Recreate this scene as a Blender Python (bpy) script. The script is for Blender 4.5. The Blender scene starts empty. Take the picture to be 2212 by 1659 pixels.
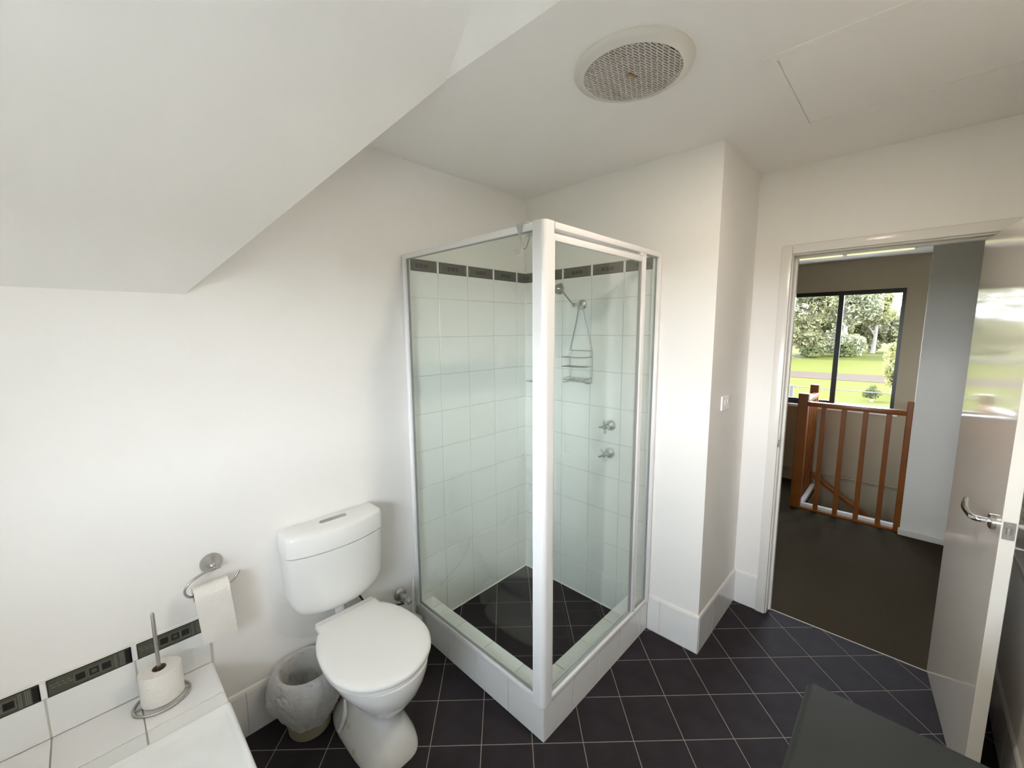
import bpy, bmesh, math, random
from math import sin, cos, pi, radians, sqrt
from mathutils import Vector, Matrix, noise as mnoise

random.seed(7)
SC = bpy.context.scene
COL = SC.collection

# ------------------------------------------------------------------ camera
CAM_POS = Vector((1.8172, -2.0097, 1.6348))
YAW, PIT, ROL, FPX = 2.3389, -0.1305, -0.0072, 891.78
cd = bpy.data.cameras.new('camera')
cd.sensor_fit = 'HORIZONTAL'; cd.sensor_width = 36.0
cd.lens = FPX / 2212 * 36.0
cd.clip_start = 0.02; cd.clip_end = 2000
cam = bpy.data.objects.new('camera', cd); COL.objects.link(cam)
fw = Vector((cos(PIT) * cos(YAW), cos(PIT) * sin(YAW), sin(PIT)))
rt = fw.cross(Vector((0, 0, 1))).normalized(); up = rt.cross(fw)
r2 = cos(ROL) * rt + sin(ROL) * up; u2 = -sin(ROL) * rt + cos(ROL) * up
mw = Matrix((r2, u2, -fw)).transposed().to_4x4(); mw.translation = CAM_POS
cam.matrix_world = mw
SC.camera = cam

# ------------------------------------------------------------------ sky, sun, exposure
SKY_STRENGTH = 4.8
wd = bpy.data.worlds.new('sky'); SC.world = wd; wd.use_nodes = True
nt = wd.node_tree; nt.nodes.clear()
tc = nt.nodes.new('ShaderNodeTexCoord'); sx = nt.nodes.new('ShaderNodeSeparateXYZ')
rp = nt.nodes.new('ShaderNodeValToRGB'); bg = nt.nodes.new('ShaderNodeBackground'); wo = nt.nodes.new('ShaderNodeOutputWorld')
rp.color_ramp.elements[0].position = 0.0; rp.color_ramp.elements[0].color = (0.93, 0.97, 1.03, 1)
_e = rp.color_ramp.elements.new(0.28); _e.color = (0.57, 0.62, 0.70, 1)
rp.color_ramp.elements[-1].position = 0.85; rp.color_ramp.elements[-1].color = (0.24, 0.29, 0.38, 1)
nt.links.new(tc.outputs['Generated'], sx.inputs[0]); nt.links.new(sx.outputs['Z'], rp.inputs[0])
nt.links.new(rp.outputs[0], bg.inputs[0]); bg.inputs[1].default_value = SKY_STRENGTH
nt.links.new(bg.outputs[0], wo.inputs[0])
sd = bpy.data.lights.new('sun', 'SUN'); sd.energy = 3.0; sd.angle = radians(3); sd.color = (1.0, 0.95, 0.86)
so = bpy.data.objects.new('sun', sd); COL.objects.link(so)
so.rotation_euler = Vector((0.80, 0.06, -0.62)).to_track_quat('-Z', 'Y').to_euler()

def portal(name, loc, rot, w, h):
    l = bpy.data.lights.new(name, 'AREA'); l.shape = 'RECTANGLE'; l.size = w; l.size_y = h
    l.cycles.is_portal = True
    o = bpy.data.objects.new(name, l); COL.objects.link(o); o.location = loc; o.rotation_euler = rot
    return o
portal('bathroom_window_portal', (1.485, -3.24, 1.54), (radians(90), 0, 0), 0.97, 0.88)
portal('hall_window_portal', (1.2775, 3.30, 1.41), (radians(-90), 0, 0), 0.94, 1.16)

SC.view_settings.view_transform = 'Standard'
SC.view_settings.look = 'None'
SC.view_settings.gamma = 1.0
SC.view_settings.use_curve_mapping = False
SC.view_settings.exposure = 3.32
SC.cycles.max_bounces = 8; SC.cycles.diffuse_bounces = 6; SC.cycles.glossy_bounces = 4
SC.cycles.use_adaptive_sampling = True; SC.cycles.adaptive_threshold = 0.1; SC.cycles.adaptive_min_samples = 16
SC.cycles.transmission_bounces = 4; SC.cycles.transparent_max_bounces = 12
SC.cycles.sample_clamp_indirect = 6.0
SC.cycles.caustics_reflective = False; SC.cycles.caustics_refractive = False

# ------------------------------------------------------------------ materials
def lin(c):
    c /= 255.0
    return c / 12.92 if c <= 0.04045 else ((c + 0.055) / 1.055) ** 2.4
def rgb(r, g, b): return (lin(r), lin(g), lin(b), 1)

MATS = {}
def mat(name, col, rough=0.5, metal=0.0, spec=0.5, coat=0.0, noise=None, bump=None, trans=None, emit=None):
    """noise=(scale, amount, other colour); bump=(scale, strength)"""
    m = bpy.data.materials.new(name); m.use_nodes = True
    n = m.node_tree.nodes; l = m.node_tree.links
    p = n['Principled BSDF']
    p.inputs['Base Color'].default_value = col
    p.inputs['Roughness'].default_value = rough
    p.inputs['Metallic'].default_value = metal
    p.inputs['Specular IOR Level'].default_value = spec
    p.inputs['Coat Weight'].default_value = coat
    p.inputs['Coat Roughness'].default_value = 0.06
    if noise or bump:
        t = n.new('ShaderNodeTexCoord')
    if noise:
        sc_, amt, other = noise
        tx = n.new('ShaderNodeTexNoise'); tx.inputs['Scale'].default_value = sc_; tx.inputs['Detail'].default_value = 6
        l.new(t.outputs['Object'], tx.inputs['Vector'])
        cr = n.new('ShaderNodeValToRGB')
        cr.color_ramp.elements[0].position = 0.5 - 0.5 * amt; cr.color_ramp.elements[1].position = 0.5 + 0.5 * amt
        cr.color_ramp.elements[0].color = col; cr.color_ramp.elements[1].color = other
        l.new(tx.outputs['Fac'], cr.inputs[0]); l.new(cr.outputs[0], p.inputs['Base Color'])
    if bump:
        tb = n.new('ShaderNodeTexNoise'); tb.inputs['Scale'].default_value = bump[0]; tb.inputs['Detail'].default_value = 4
        l.new(t.outputs['Object'], tb.inputs['Vector'])
        bn = n.new('ShaderNodeBump'); bn.inputs['Strength'].default_value = bump[1]; bn.inputs['Distance'].default_value = 0.01
        l.new(tb.outputs['Fac'], bn.inputs['Height']); l.new(bn.outputs[0], p.inputs['Normal'])
    if emit:
        p.inputs['Emission Color'].default_value = emit[0]; p.inputs['Emission Strength'].default_value = emit[1]
    MATS[name] = m
    return m

def glass(name, tint, rough=0.0, ior=1.5):
    m = bpy.data.materials.new(name); m.use_nodes = True
    n = m.node_tree.nodes; l = m.node_tree.links; n.clear()
    tr = n.new('ShaderNodeBsdfTransparent'); tr.inputs[0].default_value = tint
    gl = n.new('ShaderNodeBsdfGlossy'); gl.inputs['Roughness'].default_value = rough; gl.inputs[0].default_value = (1, 1, 1, 1)
    # Schlick reflectance, the same from both faces of the pane
    lw = n.new('ShaderNodeLayerWeight'); lw.inputs[0].default_value = 0.5
    pw = n.new('ShaderNodeMath'); pw.operation = 'POWER'; pw.inputs[1].default_value = 5.0
    fr = n.new('ShaderNodeMath'); fr.operation = 'MULTIPLY_ADD'; fr.inputs[1].default_value = 0.96; fr.inputs[2].default_value = ((ior-1)/(ior+1))**2
    l.new(lw.outputs['Facing'], pw.inputs[0]); l.new(pw.outputs[0], fr.inputs[0])
    mx = n.new('ShaderNodeMixShader'); o = n.new('ShaderNodeOutputMaterial')
    l.new(fr.outputs[0], mx.inputs[0]); l.new(tr.outputs[0], mx.inputs[1]); l.new(gl.outputs[0], mx.inputs[2])
    l.new(mx.outputs[0], o.inputs[0]); MATS[name] = m
    return m

def film(name, col, alpha, crinkle=0):
    m = bpy.data.materials.new(name); m.use_nodes = True
    n = m.node_tree.nodes; l = m.node_tree.links; n.clear()
    df = n.new('ShaderNodeBsdfDiffuse'); df.inputs[0].default_value = col
    tl = n.new('ShaderNodeBsdfTranslucent'); tl.inputs[0].default_value = col
    gl = n.new('ShaderNodeBsdfGlossy'); gl.inputs['Roughness'].default_value = 0.25
    tr = n.new('ShaderNodeBsdfTransparent')
    a = n.new('ShaderNodeMixShader'); a.inputs[0].default_value = 0.45
    b = n.new('ShaderNodeMixShader'); b.inputs[0].default_value = 0.07
    c = n.new('ShaderNodeMixShader'); c.inputs[0].default_value = alpha
    o = n.new('ShaderNodeOutputMaterial')
    if crinkle:
        tcn = n.new('ShaderNodeTexCoord'); tx = n.new('ShaderNodeTexNoise'); tx.inputs['Scale'].default_value = crinkle
        tx.inputs['Detail'].default_value = 5; tx.inputs['Distortion'].default_value = 1.6
        bp = n.new('ShaderNodeBump'); bp.inputs['Strength'].default_value = 0.9; bp.inputs['Distance'].default_value = 0.02
        l.new(tcn.outputs['Object'], tx.inputs['Vector']); l.new(tx.outputs['Fac'], bp.inputs['Height'])
        for q in (df, tl, gl): l.new(bp.outputs[0], q.inputs['Normal'])
    l.new(df.outputs[0], a.inputs[1]); l.new(tl.outputs[0], a.inputs[2])
    l.new(a.outputs[0], b.inputs[1]); l.new(gl.outputs[0], b.inputs[2])
    l.new(tr.outputs[0], c.inputs[1]); l.new(b.outputs[0], c.inputs[2])
    l.new(c.outputs[0], o.inputs[0]); MATS[name] = m
    return m

PAINT = mat('wall_paint', (0.888, 0.866, 0.836, 1), 0.55, spec=0.3, bump=(60, 0.02))
CEIL = mat('ceiling_paint', (0.888, 0.866, 0.836, 1), 0.7, spec=0.2)
HALLP = mat('hall_wall_paint', (0.38, 0.325, 0.235, 1), 0.6, spec=0.2)
TILE = mat('white_glazed_tile', (0.85, 0.85, 0.84, 1), 0.12, spec=0.5, bump=(7, 0.04))
GROUTW = mat('pale_grout', (0.60, 0.58, 0.54, 1), 0.85)
SLATE = mat('charcoal_floor_tile', (0.029, 0.024, 0.026, 1), 0.6, spec=0.05, noise=(9, 0.5, (0.042, 0.037, 0.042, 1)), bump=(25, 0.06))
GROUTF = mat('floor_grout', (0.27, 0.235, 0.21, 1), 0.9)
BORDER = mat('dark_border_tile', (0.060, 0.064, 0.050, 1), 0.3, spec=0.3, noise=(40, 0.6, (0.095, 0.090, 0.064, 1)))
BORDERD = mat('border_tile_inlay', (0.010, 0.012, 0.011, 1), 0.35, spec=0.3)
BORDERL = mat('border_tile_line', (0.15, 0.15, 0.12, 1), 0.3)
POWDER = mat('white_powder_coat', (0.83, 0.83, 0.83, 1), 0.28)
GLOSSW = mat('white_gloss_paint', (0.82, 0.80, 0.76, 1), 0.22, spec=0.5)
DOORM = mat('door_gloss_paint', (0.86, 0.81, 0.745, 1), 0.10, spec=0.7, coat=0.5)
DOOREDGE = mat('door_edge_paint', (0.80, 0.77, 0.70, 1), 0.35)
GLASS = glass('shower_glass', (0.955, 0.985, 0.968, 1))
WINGLASS = glass('window_glass', (0.97, 0.985, 0.98, 1), ior=1.08)
CHROME = mat('chrome', (0.72, 0.72, 0.72, 1), 0.08, metal=1.0)
STEEL = mat('brushed_steel', (0.50, 0.49, 0.47, 1), 0.28, metal=1.0)
SATIN = mat('satin_metal', (0.56, 0.57, 0.56, 1), 0.32, metal=1.0)
CERAMIC = mat('white_ceramic', (0.83, 0.83, 0.81, 1), 0.08, coat=0.4)
PLASTIC = mat('white_plastic', (0.82, 0.82, 0.80, 1), 0.22)
GREYP = mat('grey_button', (0.33, 0.33, 0.32, 1), 0.3)
ACRYL = mat('white_acrylic', (0.80, 0.81, 0.79, 1), 0.15)
PAPER = mat('tissue_paper', (0.82, 0.79, 0.74, 1), 0.95, spec=0.1, bump=(90, 0.25))
CARD = mat('cardboard_core', (0.30, 0.24, 0.18, 1), 0.9)
BUCKET = mat('cream_bin_plastic', (0.46, 0.42, 0.28, 1), 0.4)
LINER = film('bin_liner_film', (0.90, 0.90, 0.92, 1), 0.78, 22)
CLEARP = film('clear_plastic', (0.70, 0.72, 0.74, 1), 0.55)
CREAM = mat('cream_pipe_plastic', (0.55, 0.45, 0.26, 1), 0.45)
RUBBER = mat('black_rubber', (0.02, 0.02, 0.02, 1), 0.5)
LAMIN = mat('dark_laminate', (0.022, 0.024, 0.020, 1), 0.5, spec=0.16, noise=(14, 0.5, (0.021, 0.023, 0.020, 1)))
CABIN = mat('white_cabinet', (0.70, 0.69, 0.66, 1), 0.4)
WOOD = mat('varnished_timber', (0.20, 0.055, 0.008, 1), 0.36, spec=0.35, coat=0.1, noise=(6, 0.7, (0.30, 0.10, 0.014, 1)))
CARPET = mat('dark_carpet', (0.058, 0.046, 0.030, 1), 1.0, spec=0.03, noise=(120, 0.8, (0.088, 0.070, 0.047, 1)), bump=(400, 0.6))
BLACKAL = mat('black_aluminium', (0.012, 0.012, 0.012, 1), 0.35)
VENTW = mat('vent_plastic', (0.68, 0.66, 0.60, 1), 0.4)
VENTD = mat('vent_dark', (0.05, 0.042, 0.03, 1), 0.8)
BRASSY = mat('brass_label', (0.30, 0.20, 0.06, 1), 0.4, metal=0.4)
LAMPW = mat('warm_lamp', (0.9, 0.85, 0.75, 1), 0.4, emit=((1.0, 0.62, 0.32, 1), 5.0))
TUBE = mat('fluorescent_tube', (0.8, 0.8, 0.6, 1), 0.4, emit=((1.0, 0.92, 0.55, 1), 0.085))
GRASS = mat('lawn_grass', (0.029, 0.032, 0.0048, 1), 0.9, spec=0.02, noise=(0.35, 0.9, (0.044, 0.043, 0.0095, 1)))
PATH = mat('gravel_path', (0.029, 0.0205, 0.0160, 1), 0.95, spec=0.02, noise=(2, 0.9, (0.035, 0.026, 0.0205, 1)))
HILLM = mat('hill_scrub', (0.026, 0.028, 0.015, 1), 1.0, spec=0.02, noise=(0.08, 0.5, (0.044, 0.041, 0.022, 1)))
BARK = mat('pale_bark', (0.13, 0.115, 0.10, 1), 0.9)
TWIG = mat('dry_twig', (0.14, 0.11, 0.09, 1), 0.9)
ROOFM = mat('light_blocker_roof', (0.42, 0.41, 0.39, 1), 0.5)  # for the two unseen roof pieces added to shape the daylight
CONC = mat('balcony_concrete', (0.4, 0.4, 0.4, 1), 0.9)
GALV = mat('galvanised_post', (0.075, 0.08, 0.09, 1), 0.6)
def leaf_mat(name, a, b):
    m = bpy.data.materials.new(name); m.use_nodes = True
    n = m.node_tree.nodes; l = m.node_tree.links; n.clear()
    t = n.new('ShaderNodeTexCoord'); tx = n.new('ShaderNodeTexNoise'); tx.inputs['Scale'].default_value = 0.9
    cr = n.new('ShaderNodeValToRGB'); cr.color_ramp.elements[0].position = 0.35; cr.color_ramp.elements[1].position = 0.65
    cr.color_ramp.elements[0].color = a; cr.color_ramp.elements[1].color = b
    df = n.new('ShaderNodeBsdfDiffuse'); tl = n.new('ShaderNodeBsdfTranslucent'); mx = n.new('ShaderNodeMixShader')
    mx.inputs[0].default_value = 0.4; o = n.new('ShaderNodeOutputMaterial')
    l.new(t.outputs['Object'], tx.inputs['Vector']); l.new(tx.outputs['Fac'], cr.inputs[0])
    l.new(cr.outputs[0], df.inputs[0]); l.new(cr.outputs[0], tl.inputs[0])
    l.new(df.outputs[0], mx.inputs[1]); l.new(tl.outputs[0], mx.inputs[2]); l.new(mx.outputs[0], o.inputs[0])
    MATS[name] = m
    return m
LEAFA = leaf_mat('olive_leaves', (0.07, 0.072, 0.034, 1), (0.22, 0.21, 0.115, 1))
LEAFB = leaf_mat('grey_green_leaves', (0.085, 0.09, 0.055, 1), (0.25, 0.245, 0.155, 1))
LEAFC = leaf_mat('lime_leaves', (0.1, 0.1, 0.04, 1), (0.19, 0.18, 0.08, 1))
LEAFD = leaf_mat('dark_leaves', (0.04, 0.045, 0.02, 1), (0.1, 0.105, 0.045, 1))

# ------------------------------------------------------------------ mesh helpers
class M:
    def __init__(s): s.v = []; s.f = []; s.mi = []
    def add(s, vs, fs, mi=0):
        o = len(s.v); s.v += [tuple(p) for p in vs]
        for f in fs: s.f.append([i + o for i in f]); s.mi.append(mi)
        return s
    def box(s, lo, hi, mi=0):
        x0, y0, z0 = lo; x1, y1, z1 = hi
        return s.add([(x0,y0,z0),(x1,y0,z0),(x1,y1,z0),(x0,y1,z0),(x0,y0,z1),(x1,y0,z1),(x1,y1,z1),(x0,y1,z1)],
                     [(0,3,2,1),(4,5,6,7),(0,1,5,4),(1,2,6,5),(2,3,7,6),(3,0,4,7)], mi)
    def bbox(s, lo, hi, r=0.004, seg=2, mi=0, mtx=None):
        bm = bmesh.new(); bmesh.ops.create_cube(bm, size=1)
        for v in bm.verts:
            v.co = Vector([lo[i] + (v.co[i] + 0.5) * (hi[i] - lo[i]) for i in range(3)])
        bmesh.ops.bevel(bm, geom=list(bm.edges), offset=r, segments=seg, affect='EDGES', profile=0.5)
        if mtx: bmesh.ops.transform(bm, matrix=mtx, verts=bm.verts)
        bm.verts.index_update()
        s.add([v.co for v in bm.verts], [[v.index for v in f.verts] for f in bm.faces], mi); bm.free()
        return s
    def prism(s, poly, ax, a, b, mi=0):
        """poly in the two other axes (cyclic order), extruded along ax from a to b"""
        n = len(poly)
        def P(p, t):
            return {'x': (t, p[0], p[1]), 'y': (p[0], t, p[1]), 'z': (p[0], p[1], t)}[ax]
        vs = [P(p, a) for p in poly] + [P(p, b) for p in poly]
        fs = [list(range(n))[::-1], list(range(n, 2*n))] + [(i, (i+1) % n, n + (i+1) % n, n + i) for i in range(n)]
        return s.add(vs, fs, mi)
    def loft(s, rings, cap0=True, cap1=True, mi=0, closed=True):
        n = len(rings[0]); o = len(s.v); fs = []
        for r in range(len(rings) - 1):
            for i in range(n if closed else n - 1):
                j = (i + 1) % n
                fs.append((r*n+i, r*n+j, (r+1)*n+j, (r+1)*n+i))
        if cap0: fs.append(list(range(n))[::-1])
        if cap1: fs.append([(len(rings)-1)*n + i for i in range(n)])
        return s.add([p for r in rings for p in r], fs, mi)
    def tube(s, pts, r, n=8, closed=False, mi=0, taper=None):
        pts = [Vector(p) for p in pts]; m = len(pts)
        T = []
        for i in range(m):
            a = pts[(i-1) % m] if (closed or i > 0) else pts[i]
            b = pts[(i+1) % m] if (closed or i < m-1) else pts[i]
            T.append((b - a).normalized())
        u = T[0].orthogonal().normalized(); rings = []
        for i in range(m):
            u = (u - T[i] * u.dot(T[i])).normalized(); w = T[i].cross(u)
            rr = r if taper is None else r * taper[i]
            rings.append([pts[i] + rr * (cos(2*pi*k/n) * u + sin(2*pi*k/n) * w) for k in range(n)])
        if closed:
            # twist-correct by simply closing on the first ring
            rings.append(rings[0])
            return s.loft(rings, False, False, mi)
        return s.loft(rings, True, True, mi)
    def lathe(s, prof, c=(0,0,0), ax='z', n=32, mi=0, cap0=False, cap1=False, sgn=1):
        rings = []
        for r, h in prof:
            ring = []
            for k in range(n):
                a = 2*pi*k/n; p, q = r*cos(a), r*sin(a); h2 = h*sgn
                ring.append({'z': (c[0]+p, c[1]+q, c[2]+h2), 'x': (c[0]+h2, c[1]+p, c[2]+q), 'y': (c[0]+p, c[1]+h2, c[2]+q)}[ax])
            rings.append(ring)
        return s.loft(rings, cap0, cap1, mi)
    def xf(s, m):
        s.v = [tuple(m @ Vector(p)) for p in s.v]; return s

ORG = {}
def finish(name, me, mats, parent, smooth):
    for m in (mats if isinstance(mats, (list, tuple)) else [mats]): me.materials.append(m)
    o = bpy.data.objects.new(name, me); COL.objects.link(o)
    if parent is not None: o.parent = parent
    return o
def obj(name, mb, mats, parent=None, smooth=None, org=None):
    og = Vector(ORG.get(parent.name, (0, 0, 0))) if parent is not None else Vector(org or (0, 0, 0))
    me = bpy.data.meshes.new(name)
    me.from_pydata([tuple(Vector(p) - og) for p in mb.v], [], mb.f)
    if any(mb.mi): me.polygons.foreach_set('material_index', mb.mi)
    bm = bmesh.new(); bm.from_mesh(me); bmesh.ops.recalc_face_normals(bm, faces=bm.faces); bm.to_mesh(me); bm.free()
    if smooth:
        me.shade_smooth(); me.set_sharp_from_angle(angle=radians(smooth))
    o = finish(name, me, mats, parent, smooth)
    if parent is None: o.location = og
    ORG[o.name] = tuple(og)
    return o
def thing(name, label, cat, loc=(0, 0, 0), group=None):
    o = bpy.data.objects.new(name, None); COL.objects.link(o); o.location = loc; o.empty_display_size = 0.05
    o['label'] = label; o['category'] = cat
    if group: o['group'] = group
    ORG[o.name] = tuple(loc)
    return o
def tag(o, label, cat, group=None):
    o['label'] = label; o['category'] = cat
    if group: o['group'] = group
    return o
def struct(name, mb, mats, label=None, smooth=None):
    o = obj(name, mb, mats, None, smooth); o['kind'] = 'structure'
    if label: o['label'] = label
    return o
def ring_wall(ax, a, b, lo, hi, hlo, hhi):
    """slab normal to ax between a and b, rectangle lo..hi with a rectangular hole"""
    m = M()
    O = [(lo[0],lo[1]),(hi[0],lo[1]),(hi[0],hi[1]),(lo[0],hi[1])]
    I = [(hlo[0],hlo[1]),(hhi[0],hlo[1]),(hhi[0],hhi[1]),(hlo[0],hhi[1])]
    def P(p, t): return {'x': (t, p[0], p[1]), 'y': (p[0], t, p[1]), 'z': (p[0], p[1], t)}[ax]
    vs = [P(p, a) for p in O] + [P(p, a) for p in I] + [P(p, b) for p in O] + [P(p, b) for p in I]
    fs = []
    for i in range(4):
        j = (i + 1) % 4
        fs += [(i, j, 4+j, 4+i), (8+i, 8+j, 12+j, 12+i), (i, j, 8+j, 8+i), (4+i, 4+j, 12+j, 12+i)]
    return m.add(vs, fs)
def smooth_path(pts, k=6, closed=False):
    pts = [Vector(p) for p in pts]; n = len(pts); out = []
    for i in range(n if closed else n - 1):
        p0 = pts[(i-1) % n] if (closed or i > 0) else pts[i]
        p1 = pts[i]; p2 = pts[(i+1) % n]
        p3 = pts[(i+2) % n] if (closed or i < n-2) else p2
        for t in range(k):
            t /= k
            out.append(0.5*((2*p1) + (p2-p0)*t + (2*p0-5*p1+4*p2-p3)*t*t + (3*p1-p0-3*p2+p3)*t**3))
    if not closed: out.append(pts[-1])
    return out

# tiles: a chamfered slab per tile, meshes shared between equal sizes
SLABS = {}
def slab_mesh(poly, t, ch, mt):
    key = (tuple((round(a, 4), round(b, 4)) for a, b in poly), t, ch, mt.name)
    if key in SLABS: return SLABS[key]
    n = len(poly); cx = sum(p[0] for p in poly)/n; cy = sum(p[1] for p in poly)/n
    inset = []
    for i in range(n):
        p0, p1, p2 = Vector(poly[i-1]), Vector(poly[i]), Vector(poly[(i+1) % n])
        e1 = (p1-p0).normalized(); e2 = (p2-p1).normalized()
        n1 = Vector((-e1.y, e1.x)); n2 = Vector((-e2.y, e2.x))
        d = n1 + n2; q = d / max(0.3, d.dot(n1)) if d.length > 1e-6 else n1
        inset.append(p1 + q * ch)
    vs = [(p[0], p[1], 0) for p in poly] + [(p[0], p[1], t - ch) for p in poly] + [(p[0], p[1], t) for p in inset]
    fs = [list(range(n))[::-1], [2*n+i for i in range(n)]]
    for i in range(n):
        j = (i+1) % n
        fs += [(i, j, n+j, n+i), (n+i, n+j, 2*n+j, 2*n+i)]
    me = bpy.data.meshes.new('tile'); me.from_pydata(vs, [], fs); me.materials.append(mt)
    SLABS[key] = me
    return me
def axes(o, u, v):
    u = Vector(u).normalized(); v = Vector(v).normalized(); n = u.cross(v)
    m = Matrix((u, v, n)).transposed().to_4x4(); m.translation = Vector(o)
    return m
def tile_rect(parent, mx, u0, u1, v0, v1, mt=TILE, g=0.003, t=0.007, ch=0.0012, name='tile'):
    """rectangle [u0,u1]x[v0,v1] in the frame mx, shrunk by half the joint"""
    w, h = u1-u0-g, v1-v0-g
    if w < 0.004 or h < 0.004: return None
    me = slab_mesh([(0, 0), (w, 0), (w, h), (0, h)], t, ch, mt)
    o = bpy.data.objects.new(name, me); COL.objects.link(o); o.parent = parent
    og = Vector(ORG.get(parent.name, (0, 0, 0)))
    m = mx @ Matrix.Translation((u0 + g/2, v0 + g/2, 0)); m.translation -= og
    o.matrix_local = m
    ORG[o.name] = tuple(og)
    return o

# ------------------------------------------------------------------ dimensions (metres)
CZ = 2.442                      # flat ceiling
HX, HY, HH = 0.898, 0.891, 0.163   # shower hob outer edges and height
XR = 1.163; YD = 0.58; XW = 2.195  # return wall, door wall, right wall
YF = 3.215                      # far wall of the hall
YB = -2.95                      # window wall behind the camera
EZ = 1.764; SL = 1.036; EY = -1.749; CY = -1.10   # dormer eave height, slope, valley foot, ceiling edge

# ================================================================== STRUCTURE
wall_left = struct('wall_left', M().box((-0.12, YB-0.30, 0), (0, 0, 3.1)), PAINT, 'warm white painted wall behind the toilet')
wall_back = struct('wall_back', M().box((-0.12, 0, 0), (XR, 0.1, 2.6)), PAINT, 'warm white painted wall beside the shower')
wall_return = struct('wall_return', M().box((XR-0.1, 0.1, 0), (XR, YD+0.1, 2.6)), PAINT, 'short return wall with the light switch')
wall_door = struct('wall_doorway', M().prism([(XR, 0), (1.322, 0), (1.322, 2.022), (2.050, 2.022), (2.050, 0), (2.3, 0), (2.3, 2.6), (XR, 2.6)], 'y', YD, YD+0.1), PAINT, 'white wall around the doorway')
wall_right = struct('wall_right', M().box((XW, YB-0.30, 0), (XW+0.105, YD, 3.1)), PAINT, 'right wall behind the open door')
WX0, WX1, WZ0, WZ1 = 1.00, 1.97, 1.10, 1.98
wall_front = struct('wall_front', ring_wall('y', YB-0.30, YB, (0, 0), (XW, 3.1), (WX0, WZ0), (WX1, WZ1)), PAINT, 'dormer wall with the bathroom window')
ceiling = struct('ceiling', M().box((0, CY, CZ), (XW, YD, CZ+0.06)), CEIL, 'flat off-white plasterboard ceiling')
# dormer vault: two pitched planes, gable end above the flat ceiling, two valley triangles
RX = (CZ - EZ) / SL; MX = XW / 2; RZ = EZ + SL * MX
def plane_thick(pts, d):
    m = M(); n = len(pts); d = Vector(d)
    return m.add([Vector(p) for p in pts] + [Vector(p) + d for p in pts],
                 [list(range(n)), list(range(n, 2*n))[::-1]] + [(i, (i+1) % n, n+(i+1) % n, n+i) for i in range(n)])
def mir(pts): return [(XW - p[0], p[1], p[2]) for p in pts]
dl = [(0, EY, EZ), (RX, CY, CZ), (MX, CY, RZ), (MX, YB, RZ), (0, YB, EZ)]
tri = [(0, EY, EZ), (0, CY, CZ), (RX, CY, CZ)]
struct('ceiling_dormer_left', plane_thick(dl, (-0.03, 0, 0.03)), CEIL, 'pitched dormer ceiling on the toilet side')
struct('ceiling_dormer_right', plane_thick(mir(dl), (0.03, 0, 0.03)), CEIL, 'pitched dormer ceiling on the vanity side')
struct('ceiling_valley_left', plane_thick(tri, (0, -0.01, 0.02)), CEIL, 'sloping ceiling triangle beside the dormer')
struct('ceiling_valley_right', plane_thick(mir(tri), (0, -0.01, 0.02)), CEIL, 'sloping ceiling triangle over the vanity')
struct('wall_gable', M().prism([(RX, CZ), (XW-RX, CZ), (MX, RZ)], 'y', CY-0.004, CY), CEIL, 'bright gable wall above the ceiling edge')

# floor with diagonal charcoal tiles
floor = struct('floor', M().box((-0.1, YB-0.1, -0.08), (XW+0.1, YD+0.057, -0.0012)), GROUTF, 'charcoal tiled bathroom floor laid diagonally')
PT = 0.203; U0, V0 = -0.040, 1.060
s2 = sqrt(0.5)
def uv(u, v): return ((u + v) * s2, (u - v) * s2)
def clip_y(poly, ymax):
    out = []
    for i in range(len(poly)):
        a, b = poly[i], poly[(i+1) % len(poly)]
        ia, ib = a[1] <= ymax, b[1] <= ymax
        if ia: out.append(a)
        if ia != ib:
            t = (ymax - a[1]) / (b[1] - a[1]); out.append((a[0] + t*(b[0]-a[0]), ymax))
    return out
def seen(x, y):
    if 0.0 < x < 0.80 and -0.80 < y < 0.01: return False
    if 0.28 < x < 1.75 and y < -1.83: return False
    return (0 < x < XW and YB < y < 0) or (XR < x < XW and 0 <= y < 0.637)
for i in range(-14, 16):
    for j in range(-10, 20):
        g = 0.0017
        u0, u1 = U0 + i*PT + g, U0 + (i+1)*PT - g
        v0, v1 = V0 + (j-6)*PT + g, V0 + (j-5)*PT - g
        smp = [uv(u0 + (u1-u0)*a/5, v0 + (v1-v0)*b/5) for a in range(6) for b in range(6)]
        if not any(seen(*p) for p in smp): continue
        poly = [uv(u0, v0), uv(u0, v1), uv(u1, v1), uv(u1, v0)]
        area = sum(poly[k][0]*poly[(k+1) % 4][1] - poly[(k+1) % 4][0]*poly[k][1] for k in range(4))
        if area < 0: poly = poly[::-1]
        cy_ = sum(p[1] for p in poly)/4
        if max(p[1] for p in poly) > 0.637:
            poly = clip_y(poly, 0.637)
            if len(poly) < 3 or max(p[1] for p in poly) - min(p[1] for p in poly) < 0.012: continue
        cx_ = sum(p[0] for p in poly)/len(poly); cy_ = sum(p[1] for p in poly)/len(poly)
        me = slab_mesh([(p[0]-cx_, p[1]-cy_) for p in poly], 0.008, 0.0012, SLATE)
        o = bpy.data.objects.new('floor_tile', me); COL.objects.link(o); o.parent = floor; o.location = (cx_, cy_, -0.008)
struct('trim_1', M().bbox((1.33, 0.637, -0.004), (2.02, 0.643, 0.002), 0.001, 1), GROUTW, 'thin metal strip between floor tiles and carpet')

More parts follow.
